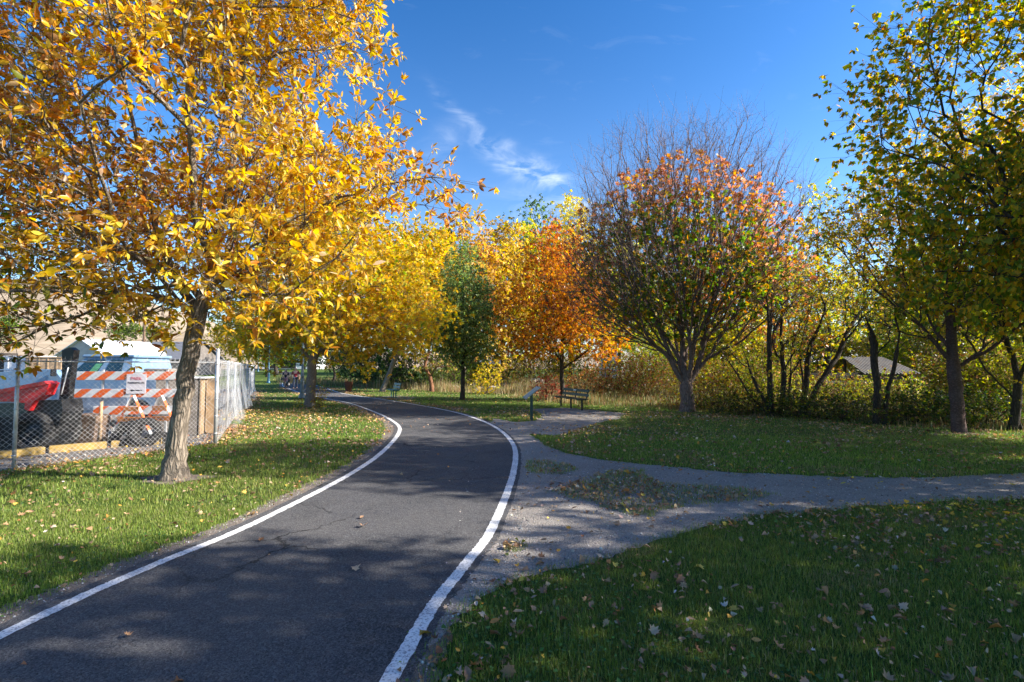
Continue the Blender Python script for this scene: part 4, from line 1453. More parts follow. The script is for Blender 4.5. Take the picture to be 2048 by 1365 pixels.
def m_stripes(name, flip=1.0):
    t = NT(name)
    v = t.coords()
    s = t.n('ShaderNodeSeparateXYZ')
    t.l(v, s.inputs[0])
    u = t.math('SUBTRACT', s.outputs[0], t.math('MULTIPLY', s.outputs[2], 1.25 * flip))
    fr = t.math('FRACT', t.math('DIVIDE', t.math('ADD', u, 20), 0.45))
    f = t.math('GREATER_THAN', fr, 0.5)
    n = t.noise(v, 9, 6, .65)
    wh = t.ramp(n, [(.3, (0.58, 0.60, 0.64)), (.7, (0.80, 0.80, 0.80))])
    og = t.ramp(n, [(.3, (0.72, 0.10, 0.015)), (.7, (0.88, 0.17, 0.02))])
    t.bsdf(t.mix(f, og, wh), .45, 0, n, .05, .01, .4)
    return t.m


M_STRIPE = m_stripes('orange and white reflective stripes')


def m_corr(name, lo, hi, rust, freq=9.0):
    t = NT(name)
    v = t.coords()
    s = t.n('ShaderNodeSeparateXYZ')
    t.l(v, s.inputs[0])
    w = t.math('SINE', t.math('MULTIPLY', s.outputs[0], freq * 6.283))
    n = t.noise(v, 1.6, 8, .7)
    c = t.ramp(n, [(.38, lo), (.52, hi), (.66, rust)])
    t.bsdf(c, .6, .3, w, .8, .03, .3)
    return t.m


M_CORR = m_corr('rusty corrugated roof', (0.07, 0.062, 0.058), (0.12, 0.11, 0.10), (0.09, 0.06, 0.04), 5)
M_SHEET = m_corr('white corrugated roof', (0.66, 0.67, 0.70), (0.76, 0.77, 0.80), (0.70, 0.71, 0.74), 2)
M_SIDING = m_corr('grey metal siding', (0.30, 0.31, 0.33), (0.38, 0.39, 0.40), (0.34, 0.34, 0.34), 1.6)


def text_obj(body, size, mat, parent, loc, rot, name='lettering', ext=0.002):
    cu = bpy.data.curves.new(name, 'FONT')
    cu.body = body
    cu.size = size
    cu.extrude = ext
    cu.align_x = 'CENTER'
    cu.align_y = 'CENTER'
    tmp = bpy.data.objects.new('tmp_text', cu)
    COL.objects.link(tmp)
    dg = bpy.context.evaluated_depsgraph_get()
    me = bpy.data.meshes.new_from_object(tmp.evaluated_get(dg))
    bpy.data.objects.remove(tmp)
    me.materials.clear()
    me.materials.append(mat)
    o = bpy.data.objects.new(name, me)
    COL.objects.link(o)
    o.parent = parent
    o.location = loc
    o.rotation_euler = rot
    return o


# ------------------------------------------------------------------ chain link fence
def chain_fence(name, label, pts, top, seed, post_every=3.0, tall_first=0.0, mesh_r=0.0021):
    a, b = Vector(pts[0]).to_3d(), Vector(pts[1]).to_3d()
    L = (b - a).length
    d = (b - a) / L
    ang = math.atan2(d.y, d.x)
    root = empty(name, (a.x, a.y, 0), ang, label, 'fence', 'chain link fence around the yard')
    r = np.random.default_rng(seed)
    n = max(1, int(round(L / post_every)))
    for k in range(n + 1):
        s = L * k / n
        corner = (k == 0 and tall_first > 0)
        mb = MB()
        rad = 0.038 if corner else 0.028
        hh = top + (tall_first if corner else 0.03)
        lean = 0 if corner else r.normal(0, .012)
        mb.tube([(s, 0, -.1), (s + lean, 0.0, hh * .5), (s + lean * 2, 0, hh)], rad, 12)
        mb.lathe([(rad + .004, hh - .03), (rad + .004, hh), (rad * .6, hh + .025), (0.001, hh + .03)], 12, (s + lean * 2, 0, 0))
        for z in np.arange(.25, top, .38):
            mb.lathe([(rad + .001, z - .012), (rad + .006, z - .012), (rad + .006, z + .012), (rad + .001, z + .012)], 12, (s + lean, 0, 0))
        mb.build('post', M_GALV, root)
    mb = MB()
    mb.tube([(0, 0.03, top - .02), (L * .33, .03, top - .035), (L * .66, .03, top - .03), (L, .03, top - .02)], .013, 8)
    mb.build('top_rail', M_GALV, root)
    # woven wire: two families of zigzag wires, slightly bulging
    p = 0.085
    z0, z1 = .05, top + .02
    P0, P1 = [], []
    s = -(z1 - z0)
    while s < L:
        for sg in (1, -1):
            zs = np.linspace(z0, z1, 6)
            for q in range(5):
                za, zb = zs[q], zs[q + 1]
                xa = s + (za - z0) if sg == 1 else s + (z1 - za)
                xb = s + (zb - z0) if sg == 1 else s + (z1 - zb)
                if xa < 0 or xb < 0 or xa > L or xb > L:
                    continue
                f = lambda x, z: -.036 + .012 * math.sin(x * 2.1 + seed) * math.sin(z * 3.2) + .005 * math.sin(x * 7 + z * 4)
                P0.append((xa, f(xa, za) + .003 * sg, za))
                P1.append((xb, f(xb, zb) + .003 * sg, zb))
        s += p
    # knuckles along the top
    x = 0
    while x < L:
        P0.append((x, -.036, z1 - .02))
        P1.append((x + .012, -.036 + r.normal(0, .006), z1 + .035))
        P0.append((x + .02, -.036, z1 - .02))
        P1.append((x + .004, -.036 + r.normal(0, .006), z1 + .035))
        x += p
    V, Fc = twig_mesh(np.array(P0), np.array(P1), mesh_r)
    mesh_np('wire_mesh', V, Fc, 4, M_WIRE, root)
    return root


TOPF = 1.83
fr0, fr1, fr2, fr3 = FENCE[0], FENCE[1], FENCE[2], FENCE[5]
chain_fence('chain_link_fence', 'chain link fence run with diamond wire in front of the blue truck and barricade', (fr0, fr2), TOPF, 2, (fr2 - fr1).length, 0, .0022)
chain_fence('chain_link_fence', 'chain link fence run going away from the tall corner post, hung with clear plastic', (fr2, fr3), TOPF, 3, 3.1, .26, .0015)


# clear plastic sheeting hanging on the second run
def plastic():
    t = NT('clear plastic film')
    v = t.coords()
    n = t.noise(t.coords('Object', (2.6, 1, .3)), 3, 6, .6)
    p = t.n('ShaderNodeBsdfPrincipled')
    p.inputs['Base Color'].default_value = (0.62, 0.66, 0.70, 1)
    p.inputs['Roughness'].default_value = .25
    tr = t.n('ShaderNodeBsdfTransparent')
    tl = t.n('ShaderNodeBsdfTranslucent')
    tl.inputs[0].default_value = (.7, .74, .8, 1)
    m1 = t.n('ShaderNodeMixShader')
    m1.inputs[0].default_value = .45
    t.l(p.outputs[0], m1.inputs[1])
    t.l(tl.outputs[0], m1.inputs[2])
    m2 = t.n('ShaderNodeMixShader')
    f = t.ramp(n, [(.42, (.01, .01, .01)), (.75, (.24, .24, .24))])
    t.l(f, m2.inputs[0])
    t.l(tr.outputs[0], m2.inputs[1])
    t.l(m1.outputs[0], m2.inputs[2])
    t.l(m2.outputs[0], t.out.inputs[0])
    return t.m


M_FILM = plastic()
d2 = (fr3 - fr2).normalized()
for k, (s0, s1, b0, b1, sd_, lab) in enumerate(((.25, 5.2, .28, .08, 1, 'nearest sheet of clear plastic hanging on the fence beside the tall corner post'),
                                               (6.5, 11.5, .2, .05, 2, 'middle sheet of wrinkled clear plastic hanging on the receding fence'),
                                               (12.5, 19.5, .15, .05, 3, 'far bright sheet of plastic at the end of the receding fence'))):
    r = np.random.default_rng(sd_)
    nx, nz = 90, 16
    S, Z = np.meshgrid(np.linspace(0, 1, nx), np.linspace(0, 1, nz))
    ph = r.uniform(0, 6, 4)
    bul = .10 * np.sin(S * 23 + ph[0] + Z * 2) + .06 * np.sin(S * 47 + ph[1] - Z * 3) + .03 * np.sin(S * 91 + ph[2])
    flare = .25 * (1 - Z) ** 1.5
    low = b0 + (b1 - b0) * S + .12 * np.abs(np.sin(S * 9 + ph[3]))
    zz = low + (TOPF + .02 - low) * Z
    ss = s0 + (s1 - s0) * S
    off = -.09 - np.abs(bul) * (.35 + .65 * (1 - Z)) - flare * (.4 + .5 * np.abs(np.sin(S * 6 + ph[0])))
    V = np.stack([ss.ravel(), off.ravel(), zz.ravel()], 1)
    i = (np.arange(nz - 1)[:, None] * nx + np.arange(nx - 1)[None]).ravel()
    o = mesh_np('plastic_sheet', V, np.stack([i, i + 1, i + nx + 1, i + nx], 1), 4, M_FILM, smooth=True)
    o.location = (fr2.x, fr2.y, 0)
    o.rotation_euler = (0, 0, math.atan2(d2.y, d2.x))
    tag(o, lab, 'plastic sheet', 'plastic sheets on the fence')


# ------------------------------------------------------------------ barricade with three striped rails
def barricade():
    p = at(250, 790, 11.9)
    root = empty('barricade', (p.x, 11.9, 0), R(4), 'tall road barricade with three orange and white striped rails and a paper notice', 'barricade')
    for (x0, x1, z) in ((at(160, 737, 11.9).x, at(372, 737, 11.9).x, at(200, 752, 11.9).z), (at(153, 737, 11.9).x, at(368, 737, 11.9).x, at(200, 787, 11.9).z),
                        (at(194, 737, 11.9).x, at(366, 737, 11.9).x, at(200, 821, 11.9).z)):
        MB().box(((x0 + x1) / 2 - p.x, 0, z), (x1 - x0, .028, .20), None, .006).build('rail', M_STRIPE, root)
    for px in (207, 330):
        x = at(px, 737, 11.9).x - p.x
        mb = MB()
        mb.box((x, .04, .84), (.045, .045, 1.62), None, .004)
        mb.build('upright', M_GALV, root)
        mb = MB()
        mb.box((x, .04, .035), (.05, 1.3, .05), None, .004)
        mb.tube([(x, .5, .06), (x, .06, .55)], .015, 6)
        mb.build('foot', M_GALV, root)
    xs = at(274, 737, 11.9).x - p.x
    zs = at(0, 768, 11.9).z
    sg = MB().box((xs, -.024, zs), (.44, .006, .46), None).build('notice', M_PAPER, root)
    text_obj('PARK', .105, M_REDINK, sg, (xs, -.0285, zs + .12), (math.pi / 2, 0, 0))
    text_obj('PARKING IN', .068, M_INK, sg, (xs, -.0285, zs + .02), (math.pi / 2, 0, 0))
    mb = MB()
    mb.prism([(xs - .15, zs - .155), (xs - .08, zs - .125), (xs - .08, zs - .143), (xs + .14, zs - .143), (xs + .14, zs - .167), (xs - .08, zs - .167), (xs - .08, zs - .185)], -.0275, -.0305)
    mb.build('arrow', M_INK, sg)


barricade()


def sawhorse(px, py, Y, label, sc=1.0):
    p = at(px, py, Y)
    root = empty('sawhorse', (p.x, Y, 0), R(-3), label, 'sawhorse', 'A frame sawhorses in front of the barricade')
    w = .36 * sc
    zt = .83
    for sg in (-1, 1):
        MB().tube([(sg * .02, 0, zt + .24), (sg * w * 1.25, 0, .22)], [.032, .032], 4, smooth=False).build('leg', M_STRIPE, root)
    MB().box((0, -.03, .55), (w * 1.7, .024, .10), None, .004).build('lower_board', M_STRIPE2, root)
    MB().box((0, -.03, .78), (w * .95, .024, .11), None, .004).build('upper_board', M_STRIPE2, root)
    text_obj('ST. HOL', .075, M_INK, root, (-.02, -.044, .55), (math.pi / 2, 0, 0))
    return root


M_STRIPE2 = mat_plain('orange painted board', (0.75, 0.22, 0.03), .55, 0, .18, 6, (0.5, 0.16, 0.05))
sawhorse(266, 800, 11.2, 'A frame sawhorse with orange boards and black letters standing over the tyres')
sawhorse(322, 800, 11.35, 'second orange A frame sawhorse half hidden by the golden tree trunk')


def tyre(loc, rot, label, R0=.31, w=.19):
    prof = []
    for k in range(14):
        a = 2 * math.pi * k / 14
        prof.append((R0 - .085 + .085 * math.cos(a) * (1.0 if math.cos(a) > 0 else .9), math.sin(a) * w / 2))
    mb = MB()
    mb.lathe(prof, 36, closed=True)
    for k in range(36):
        a = 2 * math.pi * k / 36
        mb.box((math.cos(a) * (R0 - .003), math.sin(a) * (R0 - .003), 0), (.02, .028, w * .8), Matrix.Rotation(a, 3, 'Z'))
    o = mb.build('tyre', M_RUBBER, None, loc, rot)
    return tag(o, label, 'tyre', 'old tyres by the sawhorses')


pt = at(290, 858, 10.9)
tyre((pt.x, 10.9, .30), (R(82), 0, R(28)), 'upright black tyre with daylight through its hole beside the golden tree trunk')
pt = at(248, 862, 10.9)
tyre((pt.x, 10.95, .24), (R(48), R(20), R(-30)), 'black tyre leaning at a slant under the orange sawhorse')
pt = at(318, 858, 11.3)
tyre((pt.x, 11.4, .10), (R(4), R(3), 0), 'tyre lying flat behind the upright tyre')


# rusty leftover machine parts behind the wire
def scrap():
    p = at(178, 840, 11.1)
    root = empty('scrap_heap', (p.x, 11.1, 0), 0, 'rusty scrap box with a leaning yellow and red bar behind the chain link wire', 'scrap')
    MB().box((.08, 0, .36), (.44, .4, .62), Matrix.Rotation(R(5), 3, 'Y'), .02).build('drum', M_RUST, root)
    MB().tube([(-.30, -.1, 1.0), (-.14, -.12, .12)], .028, 8).build('bar', M_YELP, root)
    MB().tube([(-.33, -.13, 1.05), (-.22, -.14, .6)], .024, 8).build('red_bar', M_REDP, root)
    mb = MB()
    for k in range(6):
        mb.tube([(-.6 + .1 * k, .2, .02), (-.5 + .1 * k, -.1, .9 - .1 * (k % 3))], .012, 5)
    mb.build('rods', M_RUST, root)
    MB().tube([(.34, -.1, .0), (.30, -.05, .95)], .03, 6).build('stake', M_WOOD, root)


scrap()


def crate():
    p = at(392, 805, 12.6)
    root = empty('plywood_crate', (p.x, 12.6, 0), R(18), 'tall open crate of bare plywood panels behind the fence right of the golden tree trunk', 'crate')
    for (x, y, w, d, m, n) in ((-.42, 0, .9, .03, M_WOODG, 'front_panel'), (.1, .4, .04, .85, M_WOOD, 'side_panel'), (.28, .3, .22, .03, M_WOOD, 'narrow_panel'), (-.42, .8, .9, .03, M_WOODG, 'back_panel')):
        MB().box((x, y, .72), (w, d, 1.4), None, .004).build(n, m, root)
    MB().box((-.3, .4, 1.44), (1.0, .9, .035), None, .004).build('lid', M_WALLW, root)


crate()
MB_R = []
rr = np.random.default_rng(77)
for k, (px, py, s) in enumerate(((386, 862, .36), (352, 868, .26), (408, 866, .20))):
    q = gp(px, py)
    bm = bmesh.new()
    bmesh.ops.create_cube(bm, size=s)
    bmesh.ops.subdivide_edges(bm, edges=bm.edges[:], cuts=2, use_grid_fill=True)
    for v in bm.verts:
        v.co = Vector((v.co.x * 1.3, v.co.y, v.co.z * .6)) + Vector(rr.normal(0, s * .045, 3))
    me = bpy.data.meshes.new('concrete_lump')
    bm.to_mesh(me)
    bm.free()
    me.materials.append(M_CONC)
    o = bpy.data.objects.new('concrete_lump', me)
    COL.objects.link(o)
    o.location = (q.x, q.y, s * .26)
    o.rotation_euler = (.2 * k, .3 - .3 * k, .9 * k)
    tag(o, ['largest broken concrete lump at the foot of the plywood crate', 'concrete lump partly behind the golden tree trunk', 'small concrete lump nearest the tall corner post'][k], 'rubble', 'concrete lumps in the yard')

# yellow painted kerb stones
for k, (a, b2) in enumerate((((-60, 925), (90, 908)), ((95, 907), (215, 897)), ((220, 896), (330, 888)))):
    A_, B_ = gp(*a), gp(*b2)
    d_ = (B_ - A_)
    L = d_.length
    mb = MB()
    mb.box((L / 2, 0, .07), (L - .03, .16, .15), None, .025)
    o = mb.build('parking_kerb', M_YELP, None, (A_.x, A_.y, 0), (0, 0, math.atan2(d_.y, d_.x)))
    tag(o, ['yellow painted concrete kerb behind the first fence post', 'middle yellow painted kerb under the barricade', 'short yellow kerb left of the golden tree trunk'][k], 'kerb', 'yellow kerbs inside the fence')


# ------------------------------------------------------------------ pale blue pickup
def wheel(parent, x, y, r=.36, w=.22, rimm=None):
    mb = MB()
    mb.lathe([(r * .62, -w / 2), (r * .9, -w / 2), (r, -w * .36), (r, w * .36), (r * .9, w / 2), (r * .62, w / 2)], 28, (x, y, r), 'Y', closed=True)
    t_ = mb.build('wheel', M_RUBBER, parent)
    m2 = MB()
    m2.lathe([(.001, -.02), (r * .2, -.03), (r * .3, 0), (r * .55, .02), (r * .63, -.05), (r * .63, .05), (.001, .05)], 24, (x, y, r), 'Y')
    m2.build('rim', rimm or M_CHROME, t_)


def pickup():
    Y = 14.2
    x0 = at(118, 737, Y).x           # base of windscreen
    root = empty('pickup_truck', (x0, Y, 0), 0, 'faded pale blue pickup truck parked behind the chain link fence, facing left', 'pickup truck')
    zh = at(0, 742, Y).z           # hood line
    zs = at(0, 757, Y).z           # sill of windows
    zr = at(0, 711, Y).z           # roof
    w = 1.85
    # lower body with wheel arches (side profile in XZ)
    def arch(cx, r=.46):
        return [(cx + r * math.cos(a), .36 + r * math.sin(a)) for a in np.linspace(math.pi, 0, 11)]
    prof = [(-2.25, .45), (-2.28, .8), (-2.22, zh - .16), (-2.0, zh - .04), (-.15, zh + .03), (.05, zs + .02), (2.05, zs + .02), (2.12, zs - .05), (2.92, zs - .06), (2.96, .5)]
    low = [(2.85, .42)] + arch(2.25)[::-1] + [(1.7, .40), (-.9, .40)] + arch(-1.38)[::-1] + [(-1.9, .42)]
    MB().prism(prof + low, 0, w).build('body', M_TRUCK, root)
    # grey lower flank panel
    MB().box((1.0, -.012, .80), (2.0, .02, .62), None, .008).build('door', M_TRUCKG, root)
    MB().box((.78, -.035, 1.05), (.14, .02, .03), None, .006).build('door_handle', M_CHROME, root)
    # greenhouse, tapered inwards
    bot = [(.0, 0.02), (2.05, 0.02), (2.05, w - .02), (.0, w - .02)]
    top = [(.62, .16), (1.95, .16), (1.95, w - .16), (.62, w - .16)]
    vs = [(x, y, zs) for x, y in bot] + [(x, y, zr - .06) for x, y in top]
    MB().add(vs, [(0, 1, 5, 4), (1, 2, 6, 5), (2, 3, 7, 6), (3, 0, 4, 7), (4, 5, 6, 7)]).build('cab', M_TRUCK, root)
    rf = MB().box((1.28, w / 2, zr - .02), (1.5, w - .24, .085), None, .035)
    rf.build('roof', M_TRUCK, root)

    def side(u0, u1, v0, v1, off=.012):
        """panel on the near side wall in (u along, v up) fractions"""
        def P(u, v):
            xb, xt = .0 + 2.05 * u, .62 + 1.33 * u
            x = xb + (xt - xb) * v
            y = .02 + .14 * v
            return (x, y - off, zs + (zr - .06 - zs) * v)
        return [P(u0, v0), P(u1, v0), P(u1, v1), P(u0, v1)]
    for (u0, u1, m, nm) in ((.10, .47, M_GLASS, 'side_window'), (.58, .84, M_GLASS, 'rear_side_window')):
        q = side(u0, u1, .10, .90)
        q2 = [(a, b_ + .03, c) for a, b_, c in q]
        MB().add(q + q2, [(0, 1, 2, 3), (0, 3, 7, 4), (1, 5, 6, 2), (3, 2, 6, 7), (0, 4, 5, 1)]).build(nm, m, root)
    q = side(.34, .46, .12, .7, .016)
    MB().add(q, [(0, 1, 2, 3)]).build('window_sticker', M_GLASSG, root)
    wsc = [(.06, .14, zs + .05), (.58, .24, zr - .11), (.58, w - .24, zr - .11), (.06, w - .14, zs + .05)]
    wsc = [(a - .02, b_, c + .012) for a, b_, c in wsc]
    MB().add(wsc + [(a + .02, b_, c - .02) for a, b_, c in wsc], [(0, 1, 2, 3), (0, 4, 5, 1), (1, 5, 6, 2), (2, 6, 7, 3), (3, 7, 4, 0)]).build('windscreen', M_GLASS, root)
    MB().box((-.05, -.11, zs + .16), (.05, .16, .2), None, .02).build('mirror', M_BLACKP, root)
    MB().box((-2.12, -.006, zh - .30), (.16, .02, .07), None, .006).build('marker_lamp', mat_plain('orange lens', (.7, .2, .04), .3), root)
    MB().box((-2.3, w / 2, .48), (.12, w, .2), None, .03).build('bumper', M_CHROME, root)
    # stepped side trim line of the bonnet
    MB().box((-1.1, .03, zh + .025), (1.9, .05, .035), None, .01).build('bonnet_trim', M_TRUCK, root)
    for x in (-1.38, 2.25):
        wheel(root, x, .14)
        wheel(root, x, w - .14)
    # junk in the bed
    MB().box((2.5, .9, zs + .1), (.75, 1.1, .35), None, .05).build('load', M_WOODG, root)


pickup()


# ------------------------------------------------------------------ black loader with a red arm
def loader():
    Y = 10.2
    X0 = at(60, 737, Y).x
    root = empty('compact_loader', (X0, Y, 0), 0, 'black compact loader with a bright red wedge shaped arm behind the fence', 'loader')
    P = lambda px, py: (at(px, py, Y).x - X0, at(px, py, Y).z)
    body = [P(-190, 815), P(0, 806), P(58, 802), P(118, 800), P(121, 826), P(105, 868), P(88, 905), P(-190, 918)]
    MB().prism(body, .05, .55).build('body', M_BLACKP, root)
    arm = [P(-150, 810), P(0, 783), P(96, 765), P(104, 768), P(95, 790), P(74, 802), P(62, 822), P(54, 818), P(56, 806), P(20, 803), P(-60, 806), P(-150, 826)]
    MB().prism(arm, -.06, .16).build('arm', M_REDP, root)
    e = [P(-150, 808), P(0, 780.5), P(96, 762.5), P(104, 768), P(96, 770), P(0, 789), P(-150, 816)]
    MB().prism(e, -.09, .19).build('arm_flange', mat_plain('bright red paint', (.8, .045, .04), .35, 0, .1, 5), root)
    mast = [P(106, 700), P(122, 694), P(131, 700), P(122, 760), P(118, 802), P(100, 802), P(106, 750)]
    MB().prism(mast, .2, .34).build('mast', M_BLACKP, root)
    pn = [P(-160, 812), P(50, 805), P(53, 826), P(40, 833), P(-160, 846)]
    MB().prism(pn, .02, .06).build('side_window', mat_plain('grey green glass', (.06, .085, .085), .2, 0, .2, 4), root)
    tr = [P(-160, 807), P(54, 802), P(54, 805.5), P(-160, 812)]
    MB().prism(tr, -.01, .06).build('window_trim', mat_plain('pale blue trim', (.3, .42, .6), .4), root)
    for dx in (-.95, .25):
        for y in (-.02, .62):
            wheel(root, dx - .12, y, .40, .22, M_BLACKP)
    MB().tube([(P(128, 735)[0], .1, P(0, 735)[1]), (P(118, 790)[0], .05, P(0, 790)[1])], .012, 6).build('handle', M_WHITEM, root)


loader()


# ------------------------------------------------------------------ benches
def bench(label, p0, p1, mat, plaque=False, L_over=.18):
    """p0,p1: first and last leg foot; bench faces to the left of p0->p1 seen from above... seat on -normal side"""
    a, b_ = Vector(p0).to_2d(), Vector(p1).to_2d()
    c = (a + b_) / 2
    d = (b_ - a)
    L = d.length
    root = empty('park_bench', (c.x, c.y, 0), math.atan2(d.y, d.x), label, 'bench', 'park benches beside the path')
    # local x along bench, +y = backrest side (left of direction p0->p1 is +y)
    hl = L / 2
    tot = L + 2 * L_over
    for k in range(3):
        x = -hl + L * k / 2
        mb = MB()
        mb.box((x, 0, .2), (.06, .06, .42), None, .006)
        mb.box((x, -.02, .415), (.06, .42, .035), None, .006)
        mb.build('leg', M_BLACKP if mat is M_DKGREEN else mat, root)
        mb = MB()
        mb.box((x, .235, .63), (.05, .035, .46), Matrix.Rotation(R(-12), 3, 'X'), .005)
        mb.build('back_bracket', M_BLACKP if mat is M_DKGREEN else mat, root)
    for k in range(4):
        MB().box((0, -.20 + k * .115, .45), (tot, .095, .038), None, .008).build('seat_slat', mat, root)
    for z in (.60, .77):
        o = MB().box((0, .185 + (z - .6) * .21, z), (tot, .036, .115), Matrix.Rotation(R(-12), 3, 'X'), .008).build('back_slat', mat, root)
    if plaque:
        MB().box((-.05, .20, .775), (.26, .006, .06), Matrix.Rotation(R(-12), 3, 'X')).build('plaque', M_CHROME, root)
    return root


q0, q1 = gp(1122, 814), gp(1164, 821.5)
bench('dark green park bench with two back slats on the dirt patch in front of the orange tree', q1, q0, M_DKGREEN, True) if False else None
bb = bench('dark green park bench on the dirt patch in front of the orange tree', q1, q0, M_DKGREEN, True, .2)
bb.rotation_euler[2] += math.pi
bb2c = gp(787, 795.5)
b2 = bench('small teal green park bench on a bare patch at the right side of the path', (bb2c.x - .26, bb2c.y + .55), (bb2c.x + .26, bb2c.y - .55), M_TEAL, False, .22)
tag(poly_sheet('bench_pad', rough_poly(G2([(735, 797), (765, 793), (800, 792), (835, 796), (820, 800), (780, 799)]), .3, .05, 31), .008, M_DIRT), kind='structure')


# ------------------------------------------------------------------ interpretive sign
def info_sign():
    q = gp(1063, 842)
    root = empty('information_sign', (q.x, q.y, 0), R(6), 'slanted information panel on a dark green post beside the path', 'sign')
    MB().box((0, 0, .42), (.09, .09, .86), None, .008).build('post', M_DKGREEN, root)
    m = Matrix.Rotation(R(-38), 3, 'Y')
    fr = MB()
    fr.box((.0, 0, .90), (.60, .82, .028), m, .006)
    f = fr.build('panel_frame', mat_plain('grey sign frame', (.30, .34, .33), .45), root)
    MB().box(Vector((.0, 0, .90)) + m @ Vector((0, 0, .0165)), (.54, .76, .004), m).build('panel', M_SIGNTOP, f)
    MB().box((0.0, 0, .86), (.2, .14, .03), m, .004).build('bracket', M_DKGREEN, root)


info_sign()


# ------------------------------------------------------------------ lamp posts
def lamp(label, px, py, mat, grp='lamp posts along the path'):
    q = gp(px, py)
    root = empty('street_lamp', q, 0, label, 'street lamp', grp)
    mb = MB()
    mb.lathe([(.001, 0), (.21, 0), (.21, .05), (.185, .07), (.175, .16), (.13, .26), (.12, .34), (.135, .36), (.135, .40), (.105, .43), (.098, .90), (.112, .92), (.112, .96), (.09, 1.0),
              (.085, 1.20), (.105, 1.23), (.105, 1.27), (.075, 1.30), (.055, 2.6), (.05, 3.75), (.07, 3.78), (.07, 3.83), (.04, 3.86), (.04, 3.95)], 20)
    for k in range(10):
        a = 2 * math.pi * k / 10
        mb.tube([(math.cos(a) * .1, math.sin(a) * .1, .44), (math.cos(a) * .094, math.sin(a) * .094, .88)], .013, 5)
    mb.build('post', mat, root)
    MB().lathe([(.05, 3.95), (.12, 4.0), (.13, 4.04), (.001, 4.05)], 16).build('collar', mat, root)
    MB().lathe([(.12, 4.04), (.19, 4.2), (.20, 4.4), (.15, 4.52), (.001, 4.53)], 16).build('globe', M_FROST, root)
    MB().lathe([(.22, 4.46), (.21, 4.5), (.14, 4.6), (.05, 4.66), (.03, 4.74), (.001, 4.78)], 16).build('cap', mat, root)


lamp('grey green fluted lamp post just left of the smooth maple trunk', 604, 797, M_LAMP)
lamp('dark blue lamp post on the lawn in the middle distance left of the path', 537, 767, M_LAMPB)
lamp('farthest dark lamp post by the end of the plastic hung fence', 516, 744, M_LAMPB)


# ------------------------------------------------------------------ litter bin of wooden slats
def bin_():
    q = gp(697, 784)
    root = empty('litter_bin', q, 0, 'red brown slatted wooden litter bin on the lawn right of the path', 'litter bin')
    n = 16
    mb = MB()
    for k in range(n):
        a = 2 * math.pi * k / n
        c, s = math.cos(a), math.sin(a)
        m = Matrix.Rotation(a, 3, 'Z') @ Matrix.Rotation(R(7), 3, 'Y')
        mb.box((c * .245, s * .245, .38), (.025, .078, .70), m, .004)
    mb.build('slats', M_WOODR, root)
    MB().lathe([(.20, .1), (.215, .1), (.255, .66), (.24, .66)], 20, closed=True).build('liner', M_BLACKP, root)
    MB().lathe([(.27, .70), (.30, .70), (.30, .73), (.27, .73)], 20, closed=True).build('rim', M_WOODR, root)


bin_()


# ------------------------------------------------------------------ buildings
def gable(name, label, cat, c, sx, sy, hw, hr, rot, wall, roof, over=.3, openings=(), ridge='x', trim=None):
    root = empty(name, c, rot, label, cat)
    # ridge along local x ; gable ends at +-sx/2
    pr = [(-sy / 2, 0), (sy / 2, 0), (sy / 2, hw), (0, hr), (-sy / 2, hw)]
    n = len(pr)
    vs = [Vector((-sx / 2, a, b_)) for a, b_ in pr] + [Vector((sx / 2, a, b_)) for a, b_ in pr]
    fs = [tuple(range(n)), tuple(range(n, 2 * n))[::-1]] + [(i, i + n, (i + 1) % n + n, (i + 1) % n) for i in range(n)]
    MB().add(vs, fs).build('wall', wall, root)
    sl = math.hypot(sy / 2, hr - hw)
    al = math.atan2(hr - hw, sy / 2)
    for sg in (-1, 1):
        m = Matrix.Rotation(-sg * al, 3, 'X')
        cc = Vector((0, sg * (sy / 4 + over * .5 * math.cos(al)), (hw + hr) / 2 - over * .5 * math.sin(al) + .06))
        MB().box(cc, (sx + 2 * over, sl + over, .08), m).build('roof', roof, root)
    for (face, u, z, w, h, mat, nm) in openings:
        # face: 'f' = -y side, 'l' = -x end, 'r' = +x end
        if face == 'f':
            o = MB().box((u, -sy / 2 - .02, z), (w + .16, .05, h + .16), None).build(nm, trim or M_WHITEM, root)
            MB().box((u, -sy / 2 - .03, z), (w, .05, h), None).build('pane', mat, o)
        else:
            s = -1 if face == 'l' else 1
            o = MB().box((s * (sx / 2 + .02), u, z), (.05, w + .16, h + .16), None).build(nm, trim or M_WHITEM, root)
            MB().box((s * (sx / 2 + .03), u, z), (.05, w, h), None).build('pane', mat, o)
    return root


# white roofed metal shed: gable end faces the camera side
c = at(172, 735, 62)
gable('metal_shed', 'grey sided shed with a bright white metal roof behind the blue truck', 'shed', (c.x + .5, 66, .5), 9, 8.6, 2.3, 4.75, R(80), M_SIDING, M_SHEET, .35, (('l', -1.6, 1.2, 1.6, 2.0, M_WOODG, 'door'),))
c = at(300, 735, 58)
gable('long_shed', 'long low building with a dark grey roof behind the bed of the blue truck', 'shed', (-54, 74, .6), 17, 9, 2.4, 4.9, R(-4), M_WOODG, M_ROOFG, .4, (('f', -4, 1.3, 1.4, 1.1, M_GLASS, 'window'), ('f', 2, 1.1, 2.2, 1.9, M_WOODG, 'door')))
c = at(1262, 735, 62)
gable('white_house', 'white two storey house glimpsed between the orange tree and the half bare maple', 'house', (c.x + 1.4, 64, .5), 8, 7, 5.2, 7.6, R(8), M_WALLW, M_ROOFG, .4,
      (('f', -2.2, 3.9, .9, 1.2, M_GLASS, 'window'), ('f', .8, 3.9, .9, 1.2, M_GLASS, 'window'), ('f', -2.2, 1.4, .9, 1.2, M_GLASS, 'window'), ('f', 1.0, 1.2, 1.0, 2.0, M_WOODD, 'door')))
c = at(1600, 725, 46)
